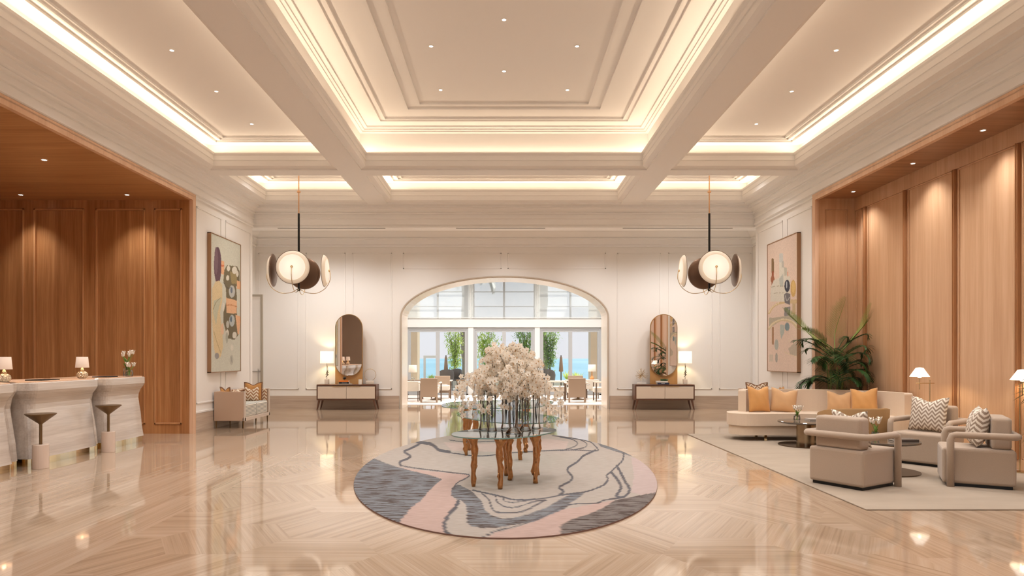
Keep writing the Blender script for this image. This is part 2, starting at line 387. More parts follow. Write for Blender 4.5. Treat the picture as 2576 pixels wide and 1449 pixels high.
box(bm, (-6.6, 14.861, 0), (-6.45, 17.7, 4.62)); obj('wall_passage_left', bm, WALL, kind='structure')
bm = NB(); box(bm, (6.45, 14.861, 0), (6.6, 17.7, 4.62)); obj('wall_passage_right', bm, WALL, kind='structure')
# back wall with the arch
AC = .012; AW = 2.685; AS = 2.37; AR = 1.05
arch = [(AC+AW, 0), (AC+AW, AS*.5)]+[(AC+AW*math.cos(t), AS+AR*math.sin(t)) for t in [PI*k/48 for k in range(49)]]+[(AC-AW, AS*.5), (AC-AW, 0)]
def arch_pts(w, rise, spring): return [(AC+w, 0), (AC+w, spring*.5)]+[(AC+w*math.cos(PI*k/48), spring+rise*math.sin(PI*k/48)) for k in range(49)]+[(AC-w, spring*.5), (AC-w, 0)]
bm = NB()
def wall_with_arch(bm, y, apts, x0, x1, z1):
    vs = [bm.verts.new((x, y, z)) for x, z in apts]
    n = len(vs)
    tops = []
    for x, z in apts:
        tops.append((x, z))
    # fan strips: right part, top part, left part
    R = [bm.verts.new((x1, y, z)) for x, z in apts[:2]]
    for i in range(1): bm.faces.new((vs[i], R[i], R[i+1], vs[i+1]))
    T = [bm.verts.new((x, y, z1)) for x, z in apts[2:-2]]
    rs = bm.verts.new((x1, y, apts[2][1])); rt = bm.verts.new((x1, y, z1)); ls = bm.verts.new((x0, y, apts[-3][1])); lt = bm.verts.new((x0, y, z1))
    bm.faces.new((vs[1], R[1], rs, vs[2])); bm.faces.new((vs[2], rs, rt, T[0]))
    for i in range(len(T)-1): bm.faces.new((vs[i+2], T[i], T[i+1], vs[i+3]))
    bm.faces.new((vs[-3], T[-1], lt, ls))
    Lq = [bm.verts.new((x0, y, z)) for x, z in apts[-2:]]
    bm.faces.new((vs[-2], vs[-3], ls, Lq[0])); bm.faces.new((vs[-1], vs[-2], Lq[0], Lq[1]))
wall_with_arch(bm, 17.7, arch, -6.6, 6.6, 4.7); wall_with_arch(bm, 18.7, arch, -6.6, 6.6, 4.7)
obj('wall_back', bm, WALLS, kind='structure')
# stone lined reveal of the arch with a narrow metal edge
REVEAL = mat('cream stone lining', (.90, .82, .72), .22, noise=.05, scale=6)
bm = NB()
iw = arch_pts(AW-.03, AR-.03, AS); 
for (pa, ya, pb, yb) in ((iw, 17.69, iw, 18.71), (arch_pts(AW+.01, AR+.01, AS), 17.69, iw, 17.69), (arch_pts(AW+.01, AR+.01, AS), 18.71, iw, 18.71)):
    a = [bm.verts.new((x, ya, z)) for x, z in pa]; b = [bm.verts.new((x, yb, z)) for x, z in pb]
    for i in range(len(a)-1): bm.faces.new((a[i], a[i+1], b[i+1], b[i]))
obj('trim_3', bm, REVEAL, kind='structure')
bm = NB()
o1 = arch_pts(AW+.022, AR+.022, AS); o2 = arch_pts(AW-.012, AR-.005, AS)
for (pa, ya, pb, yb) in ((o1, 17.665, o2, 17.665), (o1, 17.7, o1, 17.665), (o2, 17.665, o2, 17.69)):
    a = [bm.verts.new((x, ya, z)) for x, z in pa]; b = [bm.verts.new((x, yb, z)) for x, z in pb]
    for i in range(len(a)-1): bm.faces.new((a[i], a[i+1], b[i+1], b[i]))
obj('trim_4', bm, mat('champagne metal edge', (.60, .52, .43), .35, metal=.5), kind='structure')
# mouldings of wall panels
def frame_y(bm, y, x0, x1, z0, z1, w=.03, d=.012, s=-1):
    for (a, b, c, e_) in ((x0, x1, z0, z0+w), (x0, x1, z1-w, z1), (x0, x0+w, z0, z1), (x1-w, x1, z0, z1)):
        box(bm, (a, min(y, y+s*d), c), (b, max(y, y+s*d), e_), bev=.004, seg=1)
def frame_x(bm, x, y0, y1, z0, z1, w=.03, d=.012, s=1):
    for (a, b, c, e_) in ((y0, y1, z0, z0+w), (y0, y1, z1-w, z1), (y0, y0+w, z0, z1), (y1-w, y1, z0, z1)):
        box(bm, (min(x, x+s*d), a, c), (max(x, x+s*d), b, e_), bev=.004, seg=1)
pxm = 17.7/F
bm = NB()
for s in (-1, 1):
    for a, b in ((283, 383), (400, 500), (517, 619)) if s < 0 else ((283, 393), (412, 522), (539, 620)):
        x0, x1 = sorted((AC+s*a*pxm, AC+s*b*pxm)); frame_y(bm, 17.7, x0, x1, .50, 4.04)
frame_y(bm, 17.7, AC-.08-2.55, AC-.08, 3.62, 4.04); frame_y(bm, 17.7, AC+.08, AC+.08+2.55, 3.62, 4.04)
obj('trim_5', bm, WALLS, kind='structure')
bm = NB()
for s, x in ((1, -5.48), (-1, 5.48)):
    for a, b in ((12.14, 13.22), (13.42, 14.74)): frame_x(bm, x, a, b, .50, 4.03, s=s)
    box(bm, (min(x, x+s*.02), 12.07, .34), (max(x, x+s*.02), 14.86, .37))
obj('trim_6', bm, WALL, kind='structure')
# stone skirting
bm = NB(); 
for s in (-1, 1): box(bm, *( ((-6.449, 17.68, 0), (AC-AW-.046, 17.7, .335)) if s < 0 else ((AC+AW+.046, 17.68, 0), (6.449, 17.7, .335))))
obj('baseboard_back', bm, STONE, kind='structure')
bm = NB(); box(bm, (-5.48, 12.065, 0), (-5.46, 14.86, .335)); box(bm, (-6.44, 14.861, 0), (-5.46, 14.88, .335)); obj('baseboard_left', bm, STONEY, kind='structure')
bm = NB(); box(bm, (5.46, 12.065, 0), (5.48, 14.86, .335)); box(bm, (5.46, 14.861, 0), (6.44, 14.88, .335)); obj('baseboard_right', bm, STONEY, kind='structure')
# wood portals: edge frame, recess walls and recess ceilings
def portal(s):
    bm = NB()
    def B(x0, x1, y0, y1, z0, z1):
        a, b = sorted((s*x0, s*x1)); box(bm, (a, y0, z0), (b, y1, z1))
    B(5.44, 5.505, 11.94, 12.05, 0, 4.20); B(5.44, 5.505, -3, 11.94, 4.09, 4.20)
    obj('trim_7' if s < 0 else 'trim_8', bm, WOODF, kind='structure')
portal(-1); portal(1)
bm = NB(); box(bm, (-9.9, -3, 4.09), (-5.505, 11.96, 4.15)); obj('ceiling_recess_left', bm, WOODC, kind='structure')
bm = NB(); box(bm, (5.505, -3, 4.12), (6.5, 11.96, 4.18)); obj('ceiling_recess_right', bm, WOODCR, kind='structure')
bm = NB(); box(bm, (-9.9, 11.98, 0), (-5.505, 12.015, 4.09))
for a, b in ((-9.9, -9.4), (-8.40, -8.23), (-7.35, -7.15), (-6.28, -6.12), (-5.64, -5.505)): box(bm, (a, 11.95, 0), (b, 11.98, 4.09))
for z0, z1 in ((0, .165), (3.94, 4.09)): box(bm, (-9.9, 11.951, z0), (-5.505, 11.98, z1))
for a, b in ((-9.4, -8.40), (-8.23, -7.35), (-7.15, -6.28), (-6.12, -5.64)):
    pass
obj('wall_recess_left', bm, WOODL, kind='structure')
bm = NB()
for a, b in ((-9.4, -8.40), (-8.23, -7.35), (-7.15, -6.28), (-6.12, -5.64)): frame_y(bm, 11.98, a, b, .165, 3.94, w=.028, d=.045)
obj('trim_9', bm, wood('panel moulding', (.46, .21, .085), (.52, .25, .105), (.58, .30, .13)), kind='structure')
bm = NB(); box(bm, (-10, -3, 0), (-9.9, 12, 4.1))
for k in range(11): box(bm, (-9.9, -2.9+k*1.4, 0), (-9.88, -2.75+k*1.4, 4.09))
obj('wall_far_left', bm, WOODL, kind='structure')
XW = 6.17
bm = NB(); box(bm, (XW, -3, 0), (XW+.12, 12, 4.12)); box(bm, (5.505, 11.98, 0), (XW, 12.015, 4.12))
box(bm, (XW-.03, -3, 3.90), (XW, 11.95, 4.12)); box(bm, (5.505, 11.955, 3.93), (XW, 11.98, 4.12)); box(bm, (XW-.03, -3, 0), (XW, 11.95, .12))
box(bm, (5.505, 11.955, 0), (5.62, 11.98, 3.93)); box(bm, (6.02, 11.955, 0), (XW, 11.98, 3.93))
frame_y(bm, 11.98, 5.62, 6.02, .12, 3.93, w=.02, d=.016)
frame_x(bm, XW, 11.75, 11.95, .12, 3.9, w=.02, d=.015, s=-1)
for k in range(13):
    y = 11.62-1.15*k
    frame_x(bm, XW, y-1.09, y-.06, .12, 3.90, w=.02, d=.015, s=-1)
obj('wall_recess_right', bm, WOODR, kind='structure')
bm = NB()
for k in range(13):
    y = 11.62-1.15*k
    box(bm, (XW-.045, y-.022, .12), (XW, y+.022, 3.90), bev=.004, seg=1)
    box(bm, (XW-.055, y-.005, .12), (XW-.045, y+.005, 3.90))
obj('trim_10', bm, WOODB, kind='structure')
for n, x in enumerate((-6.38, -8.18)):
    downlight(x, 11.55, 4.09, K_WOOD, ['downlight in the wood ceiling over the desk, above the flowers', 'downlight in the wood ceiling over the desk, near the left edge'][n], 'downlights over the reception desk', WARM2, 84, r=.028, tilt=.10)
for x in (-6.4, -8.2):
    for y in (9.5, 7.0, 4.5, 2): downlight(x, y, 4.09, K_WOOD*1.5, 'downlight in the wood ceiling above the desk, highest in the picture' if (x, y) == (-6.4, 9.5) else None, 'downlights over the reception desk', WARM2, 120, r=.028)
for n, y in enumerate((11.45, 9.78, 8.35, 7.0, 5.6, 4.2, 2.8)):
    lb = ['first', 'second', 'third', 'fourth']
    downlight(5.86, y, 4.12, K_WOOD*.85, f'downlight in the right wood ceiling, {lb[n]} from the palm corner' if n < 4 else None, 'downlights along the right wood wall', WARM2, 110, r=.024)
# ---------------------------------------------------------------- floor
bm = NB(); uvl = bm.loops.layers.uv.new('UVMap'); tone = {}
r = .485; R2 = 2*r; fl = []
def addf(pts, ang, z=0.0, tn=None):
    f = bm.faces.new([bm.verts.new((x, y, z)) for x, y in pts]); ox, oy = random.random()*50, random.random()*50
    ca, sa = math.cos(ang), math.sin(ang)
    for l in f.loops:
        x, y = l.vert.co.x, l.vert.co.y; l[uvl].uv = (x*ca+y*sa+ox, -x*sa+y*ca+oy)
    fl.append(f); return f
tl = bm.faces.layers.float.new('tone_f')
HX, HY = .111, 4.664
for i in range(-6, 7):
    for j in range(-6, 10):
        cx = HX+i*1.5*R2; cy = HY+j*math.sqrt(3)*R2+(math.sqrt(3)/2*R2 if i % 2 else 0)
        if abs(cx) > 4.2 or cy < 0 or cy > 18.5: continue
        hx = lambda q, k: (cx+q*math.cos(PI/3*k), cy+q*math.sin(PI/3*k))
        a0 = 0 if (i, j) == (0, 0) else random.choice((0, PI/3, -PI/3))
        f = addf([hx(r, k) for k in range(6)], a0); f[tl] = .85 if (i, j) == (0, 0) else random.uniform(.2, .8)
        for k in range(6):
            ang = PI/3*k+PI/6+PI/2
            p0, p1, q0, q1 = hx(r, k), hx(r, k+1), hx(R2, k), hx(R2, k+1)
            mp = lambda a, b: ((a[0]+b[0])/2, (a[1]+b[1])/2)
            m0, m1 = mp(p0, q0), mp(p1, q1)
            f = addf([p0, m0, m1, p1], ang); f[tl] = random.uniform(.25, .75)
            f = addf([m0, q0, q1, m1], ang); f[tl] = random.uniform(.25, .75)
for co, no in (((-2.8, 0, 0), (-1, 0, 0)), ((2.8, 0, 0), (1, 0, 0)), ((0, .6, 0), (0, -1, 0)), ((0, 15.2, 0), (0, 1, 0))):
    g = bm.verts[:]+bm.edges[:]+bm.faces[:]
    bmesh.ops.bisect_plane(bm, geom=g, plane_co=co, plane_no=no, clear_outer=True)
for s in (-1, 1):
    xs = [2.8, 3.25, 4.1, 5.0, 5.9, 6.8, 10] 
    for a, b in zip(xs, xs[1:]):
        y = -3.0
        while y < 15.2:
            ln = random.uniform(1.3, 1.9); y2 = min(15.2, y+ln)
            if y2 > 15.0: y2 = 15.2
            f = addf([(s*a, y), (s*b, y), (s*b, y2), (s*a, y2)], PI/2); f[tl] = random.uniform(.3, .7); y = y2
for y0, y1 in ((-3, .6), (15.2, 15.6), (15.6, 16.6), (16.6, 18.75), (18.75, 24.6)):
    x = -10 if y0 > 0 else -2.8; xe = 10 if y0 > 0 else 2.8
    while x < xe:
        x2 = min(xe, x+random.uniform(1.2, 2.0)); f = addf([(x, y0), (x2, y0), (x2, y1), (x, y1)], 0); f[tl] = random.uniform(.3, .7); x = x2
for f in bm.faces:
    if f.normal.z < 0: f.normal_flip()
bm.normal_update()
for f in bm.faces:
    if f.normal.z < 0: f.normal_flip()
tv = [f[tl] for f in bm.faces]
o = obj('floor', bm, FLOOR, kind='structure')
at = o.data.attributes.new('tone', 'FLOAT', 'FACE'); at.data.foreach_set('value', tv)
a_ = o.data.attributes.get('tone_f')
if a_: o.data.attributes.remove(a_)
# ---------------------------------------------------------------- far room beyond the arch
FR = mat('far room paint', (.82, .80, .76), .6)
bm = NB(); box(bm, (-5.2, 18.71, 0), (-5.0, 24.4, 4.7)); obj('wall_sea_room_left', bm, FR, kind='structure')
bm = NB(); box(bm, (5.0, 18.71, 0), (5.2, 24.4, 4.7)); obj('wall_sea_room_right', bm, FR, kind='structure')
bm = NB(); box(bm, (-5.2, 18.71, 4.7), (5.2, 24.4, 4.8)); obj('ceiling_sea_room', bm, FR, kind='structure')
ALU = mat('pale grey window frame', (.62, .63, .62), .4)
ALUD = mat('grey door frame', (.36, .37, .38), .4)
PANE = thin_glass('window glass', (.97, .99, .99))
SHADE = thin_glass('sheer roller shade', (.93, .95, .95), body=.30, bodycol=(.95, .96, .96), refl=.1)
YD = 24.1; q = YD/F
bay = [(-243*q-.06, -83*q), (-83*q, 83*q), (83*q, 247*q+.06)]
BX = [-3.47, -1.17, 1.17, 3.47]
n_w = 0
for b_ in range(-1, 4):
    x0 = -1.17+(b_-1)*2.34; x1 = x0+2.34
    if x0 < -5.0: x0 = -5.0
    if x1 > 5.0: x1 = 5.0
    if x1-x0 < .3: continue
    n_w += 1
    bm = NB(); box(bm, (x0, 24.02, 0), (x0+.09, 24.2, 4.7)); box(bm, (x1-.09, 24.02, 0), (x1, 24.2, 4.7)); box(bm, (x0, 24.0, 2.38), (x1, 24.22, 2.70)); box(bm, (x0, 24.05, 4.5), (x1, 24.2, 4.7))
    w = obj(f'window_{n_w}', bm, ALU, kind='structure')
    bm = NB(); xm = (x0+x1)/2
    for xx in (x0+.09, xm, x1-.09): box(bm, (xx-.035, 24.06, 2.7), (xx+.035, 24.12, 4.5))
    for zz in (3.1, 3.62, 4.1): box(bm, (x0+.09, 24.07, zz), (x1-.09, 24.115, zz+.028))
    obj('window_bars', bm, mat('window bar', (.22, .22, .22), .5), w)
    bm = NB(); bm.faces.new([bm.verts.new(v) for v in ((x0+.09, 24.1, 2.7), (x1-.09, 24.1, 2.7), (x1-.09, 24.1, 4.5), (x0+.09, 24.1, 4.5))]); obj('pane', bm, PANE, w)
    t = thing('roller_shade', ['sheer roller shade lowered over the outermost left upper window', 'sheer roller shade over the upper window of the left door bay', 'sheer roller shade over the middle upper window', 'sheer roller shade over the upper window of the right door bay', 'sheer roller shade lowered over the outermost right upper window'][n_w-1], 'window shade', (xm, 23.96, 2.72), 0, 'roller shades over the upper windows')
    bm = NB(); hw = (x1-x0)/2-.02; box(bm, (-hw, -.002, 0), (hw, .002, 1.85)); obj('fabric', bm, SHADE, t)
    bm = NB(); box(bm, (-hw, -.008, -.012), (hw, .008, .012)); obj('hem_bar', bm, ALU, t)
    # double doors below
    if x1-x0 > 1.5:
        bm = NB(); box(bm, (x0+.09, 24.05, 2.30), (x1-.09, 24.16, 2.38)); box(bm, (x0+.09, 24.05, 0), (x0+.15, 24.16, 2.3)); box(bm, (x1-.15, 24.05, 0), (x1-.09, 24.16, 2.3)); box(bm, (x0+.09, 24.05, 0), (x1-.09, 24.16, .04))
        d = obj(f'door_{n_w}', bm, ALUD, kind='structure')
        for s in (-1, 1):
            a, b = (x0+.15, xm) if s < 0 else (xm, x1-.15)
            bm = NB(); 
            for lo, hi in (((a, 24.07, .04), (a+.065, 24.14, 2.3)), ((b-.065, 24.07, .04), (b, 24.14, 2.3)), ((a, 24.071, .04), (b, 24.139, .14)), ((a, 24.071, 2.22), (b, 24.139, 2.3))): box(bm, lo, hi)
            lf = obj('door_leaf', bm, ALUD, d)
            bm = NB(); bm.faces.new([bm.verts.new(v) for v in ((a+.065, 24.1, .14), (b-.065, 24.1, .14), (b-.065, 24.1, 2.22), (a+.065, 24.1, 2.22))]); obj('pane', bm, PANE, lf)
# outside: terrace, low wall, sea
PAVE = mat('terrace paving', (.72, .68, .62), .7, noise=.08, scale=3)
bm = NB(); box(bm, (-12, 24.25, -.1), (12, 31.2, 0)); obj('ground_terrace', bm, PAVE, kind='structure')
TERR = mat('sand render', (.74, .58, .40), .8, noise=.05, scale=4)
TERRW = mat('white render', (.80, .77, .70), .8)
bm = NB(); box(bm, (-12, 30.2, 0), (12, 30.5, .30), bev=.02); obj('wall_terrace', bm, TERRW, kind='structure')
for s, nm in ((-1, 'wall_terrace_left'), (1, 'wall_terrace_right')):
    bm = NB(); x0, x1 = sorted((s*3.25, s*3.9)); box(bm, (x0, 25.6, 0), (x1, 26.3, 4.9)); box(bm, (x0-.03, 25.57, 4.5), (x1+.03, 26.33, 4.9)); obj(nm, bm, TERR, kind='structure')
SEA, t_, b_ = NT('sea water')
b_.inputs['Base Color'].default_value = (.22, .50, .60, 1); b_.inputs['Roughness'].default_value = .5; b_.inputs['Specular IOR Level'].default_value = .25
tcn = N(t_, 'TexCoord'); mp = N(t_, 'Mapping'); mp.inputs['Scale'].default_value = (.02, .004, 1); L(t_, tcn.outputs['Object'], mp.inputs[0])
nz = N(t_, 'TexNoise'); nz.inputs['Scale'].default_value = 1; nz.inputs['Detail'].default_value = 5; L(t_, mp.outputs[0], nz.inputs['Vector'])
L(t_, ramp(t_, nz.outputs['Fac'], [(.3, (.20, .42, .50)), (.7, (.34, .56, .62))]), b_.inputs['Base Color'])
bm = NB(); bm.faces.new([bm.verts.new(v) for v in ((-3000, 32, -3.2), (3000, 32, -3.2), (3000, 1500, -3.2), (-3000, 1500, -3.2))]); obj('sea', bm, SEA, kind='structure')
# ---------------------------------------------------------------- painted surfaces (pattern colours kept in a mesh attribute)
def in_poly(px, py, poly):
    ins = np.zeros(px.shape, bool); n = len(poly)
    for i in range(n):
        x0, y0 = poly[i]; x1, y1 = poly[(i+1) % n]
        if y0 == y1: continue
        c = ((y0 > py) != (y1 > py)) & (px < (x1-x0)*(py-y0)/(y1-y0)+x0); ins ^= c
    return ins
def near_line(px, py, pts, w):
    d = np.full(px.shape, 1e9); pts = [(p.x, p.y) for p in smooth_curve([(a, b, 0) for a, b in pts], 4)]
    for (x0, y0), (x1, y1) in zip(pts, pts[1:]):
        dx, dy = x1-x0, y1-y0; l2 = dx*dx+dy*dy+1e-9
        t = np.clip(((px-x0)*dx+(py-y0)*dy)/l2, 0, 1); d = np.minimum(d, np.hypot(px-x0-t*dx, py-y0-t*dy))
    return d < w/2
def paint_mesh(name, V, nu, nv, colors, mat_, parent=None, extra=None):
    idx = np.arange(nu*nv).reshape(nv, nu)
    q = np.stack([idx[:-1, :-1], idx[:-1, 1:], idx[1:, 1:], idx[1:, :-1]], -1).reshape(-1, 4)
    me = bpy.data.meshes.new(name); me.vertices.add(len(V)); me.vertices.foreach_set('co', V.astype(np.float32).ravel())
    me.loops.add(q.size); me.loops.foreach_set('vertex_index', q.ravel().astype(np.int32))
    me.polygons.add(len(q)); me.polygons.foreach_set('loop_start', np.arange(0, q.size, 4, dtype=np.int32))
    me.update(calc_edges=True); me.validate()
    a = me.color_attributes.new('pattern', 'FLOAT_COLOR', 'POINT'); a.data.foreach_set('color', colors.astype(np.float32).ravel())
    me.materials.append(mat_); o = bpy.data.objects.new(name, me); C.objects.link(o)
    if parent: o.parent = parent
    return o
# round rug: ellipse 3.5 x 7 m
RUGM = attr_paint('hand tufted wool rug', streak=True)
RX, RY, RCX, RCY = 1.735, 3.52, .015, 8.56
def rug():
    t = thing('oval_rug', 'large oval rug with grey, blush and cream marbled pattern under the glass tables', 'rug', (RCX, RCY, 0))
    nu, nv = 150, 420
    ra = np.sqrt(np.linspace(0, 1, nu)); ra = np.linspace(0, 1, nu)
    th = np.linspace(0, 2*PI, nv)
    R_, T_ = np.meshgrid(ra, th)
    x = R_*np.cos(T_)*RX; y = R_*np.sin(T_)*RY
    z = np.full(x.shape, .016); z[:, -1] = .012
    V = np.stack([x, y, z], -1).reshape(-1, 3)
    X = V[:, 0]+RCX; Y = V[:, 1]+RCY
    ix = VX+F*X/Y; iy = VY+F*(H-.015)/Y
    px = (ix-860)*2.7341; py = (iy-840)*2.7341
    n = len(X); col = np.tile([.315, .275, .24, 1.0], (n, 1))
    cream = (.315, .275, .24); pink = (.36, .26, .225); grey = (.155, .16, .17); gd = (.085, .085, .095); brown = (.15, .13, .12); pale = (.36, .285, .265)
    def fill(mask, c, a=1.0): col[mask, :3] = c; col[mask, 3] = a
    P = lambda pts: in_poly(px, py, pts)
    Ln = lambda pts, w: near_line(px, py, pts, w)
    fill(P([(1990, 850), (2300, 880), (2300, 1100), (2080, 1110), (1990, 1090), (2010, 980)]), pale)
    fill(P([(700, 745), (1000, 755), (1400, 720), (1560, 740), (1540, 790), (1100, 812), (760, 805)]), (.37, .295, .26))
    fill(P([(330, 905), (470, 930), (600, 945), (760, 960), (875, 970), (860, 990), (800, 1020), (755, 1060), (750, 1110), (800, 1165), (750, 1230), (712, 1300), (722, 1420), (380, 1460), (400, 1285), (440, 1240), (480, 1190), (540, 1150), (590, 1090), (640, 1040), (690, 1000), (600, 970), (470, 940)]), pink)
    fill(P([(220, 858), (330, 900), (470, 940), (600, 970), (690, 1000), (640, 1040), (590, 1090), (540, 1150), (480, 1190), (440, 1240), (400, 1285), (360, 1420), (60, 1420), (0, 1000), (100, 850)]), grey, 0.0)
    fill(P([(970, 1420), (1050, 1370), (1180, 1335), (1300, 1300), (1400, 1258), (1500, 1215), (1650, 1185), (1790, 1160), (1880, 1145), (1790, 1200), (1700, 1240), (1580, 1275), (1505, 1320), (1505, 1350), (1525, 1450), (1000, 1480)]), pink)
    fill(P([(2260, 1070), (2080, 1105), (1950, 1130), (1880, 1145), (1790, 1200), (1700, 1240), (1580, 1275), (1505, 1320), (1505, 1350), (1525, 1480), (2000, 1480), (2300, 1200)]), brown, 0.0)
    blob = [(755, 1060), (800, 1035), (890, 1080), (960, 1150), (985, 1215), (1030, 1250), (1100, 1272), (1200, 1262), (1300, 1235), (1420, 1190), (1500, 1140), (1570, 1105), (1680, 1085), (1640, 1120), (1560, 1170), (1540, 1200), (1420, 1250), (1330, 1290), (1200, 1310), (1050, 1335), (950, 1335), (880, 1320), (860, 1290), (862, 1220), (850, 1170), (820, 1145), (780, 1130), (750, 1110)]
    fill(P(blob), grey, 0.0)
    fill(P([(1745, 735), (1830, 750), (1950, 790), (2040, 842), (1980, 838), (1870, 805), (1780, 775)]), grey, .2)
    for pts, w in (([(400, 905), (480, 920), (600, 935), (760, 955), (870, 968), (860, 990), (800, 1020), (765, 1060)], 7), ([(800, 1150), (790, 1180), (740, 1240), (705, 1300), (715, 1360), (755, 1390)], 22),
        ([(960, 1412), (1050, 1360), (1180, 1330), (1300, 1290), (1420, 1240), (1500, 1200), (1600, 1170), (1750, 1165), (1800, 1145), (1900, 1130)], 8),
        ([(1940, 815), (1930, 870), (1890, 910), (1850, 950), (1820, 975), (1830, 1000), (1800, 1040), (1700, 1080), (1620, 1095), (1500, 1110), (1400, 1130), (1300, 1140), (1180, 1140), (1080, 1115), (900, 1075)], 10),
        ([(1860, 960), (1900, 1010), (1920, 1060), (1890, 1110), (1910, 1125), (1950, 1115), (1980, 1070), (1950, 1020), (1920, 960), (1900, 920)], 17),
        ([(1745, 800), (1660, 840), (1620, 880), (1550, 930), (1585, 985), (1560, 1020), (1495, 1055), (1525, 1085), (1490, 1110)], 13),
        ([(960, 1095), (1010, 1140), (1030, 1195), (1060, 1225), (1150, 1230), (1250, 1220), (1330, 1180), (1400, 1145)], 9),
        ([(1060, 1118), (1065, 1150), (1100, 1180), (1160, 1195), (1230, 1185), (1300, 1160), (1400, 1140)], 8), ([(1110, 1125), (1120, 1150), (1170, 1160), (1250, 1150), (1300, 1140)], 6),
        ([(530, 760), (470, 790), (430, 810), (470, 840), (450, 860), (400, 880), (405, 905)], 14), ([(460, 735), (520, 745), (600, 755), (640, 775), (660, 800), (720, 815), (800, 825), (900, 838), (1000, 838), (1150, 820), (1300, 810), (1500, 800), (1640, 800), (1760, 805), (1740, 770), (1700, 740), (1600, 720), (1450, 700)], 7),
        ([(520, 745), (600, 755), (640, 775), (670, 800), (740, 812)], 20), ([(740, 730), (860, 745), (1000, 740), (1100, 735)], 5), ([(1500, 710), (1580, 725), (1620, 750), (1600, 775), (1540, 795)], 6), ([(1600, 715), (1680, 750), (1660, 785), (1500, 805)], 5),
        ([(430, 740), (520, 720), (640, 700), (700, 690)], 6)):
        fill(Ln(pts, w), gd, .4)
    o = paint_mesh('pile', V, nu, nv, col, RUGM, t)
    bm = NB(); bm2 = [(RX*1.0*math.cos(2*PI*k/160), RY*math.sin(2*PI*k/160)) for k in range(160)]
    prism(bm, bm2, 0.001, .0115); obj('edging', bm, mat('rug edge', (.22, .12, .09), .9), t)
rug()
CANV = attr_paint('canvas paint', rough=.7)
def painting(s, label, ymid, shapes, bgc, sc_, ox, oy):
    """tall canvas in a thin bronze box frame on a side wall"""
    w, h, z0 = 1.44, 2.60, 1.05; y0 = 12.60
    t = thing('framed_painting', label, 'painting', (s*5.48, y0+w/2, z0))
    bm = NB(); d = .07
    for (a, b, c, e_) in ((-w/2, w/2, 0, .014), (-w/2, w/2, h-.014, h), (-w/2, -w/2+.014, 0, h), (w/2-.014, w/2, 0, h)):
        x0, x1 = sorted((0, -s*d)); box(bm, (x0, a, c), (x1, b, e_))
    obj('frame', bm, mat('bronze picture frame', (.34, .19, .10), .4, metal=.4), t)
    nu, nv = 110, 200
    u, v = np.meshgrid(np.linspace(-w/2+.012, w/2-.012, nu), np.linspace(.012, h-.012, nv))
    V = np.stack([np.full(u.shape, -s*(d-.008)), u, v], -1).reshape(-1, 3)
    X = V[:, 0]+s*5.48; Y = V[:, 1]+y0+w/2; Z = V[:, 2]+z0
    px = (VX+F*X/Y-ox)*sc_; py = (VY-F*(Z-H)/Y-oy)*sc_
    rng = np.random.RandomState(3); col = np.tile([*bgc, 1.0], (len(X), 1))
    for kind, pts, c in shapes:
        if kind == 'p': m = in_poly(px, py, pts)
        elif kind == 'e': m = ((px-pts[0])/pts[2])**2+((py-pts[1])/pts[3])**2 < 1
        else: m = near_line(px, py, pts[1:], pts[0])
        col[m, :3] = c
    col[:, :3] *= 1+.05*rng.randn(len(X), 1)
    paint_mesh('canvas', V, nu, nv, col, CANV, t)
    bm = NB(); x0, x1 = sorted((-s*.02, -s*(d-.012))); box(bm, (x0, -w/2+.012, .012), (x1, w/2-.012, h-.012)); obj('stretcher', bm, WALL, t)
wh = (.70, .68, .60)
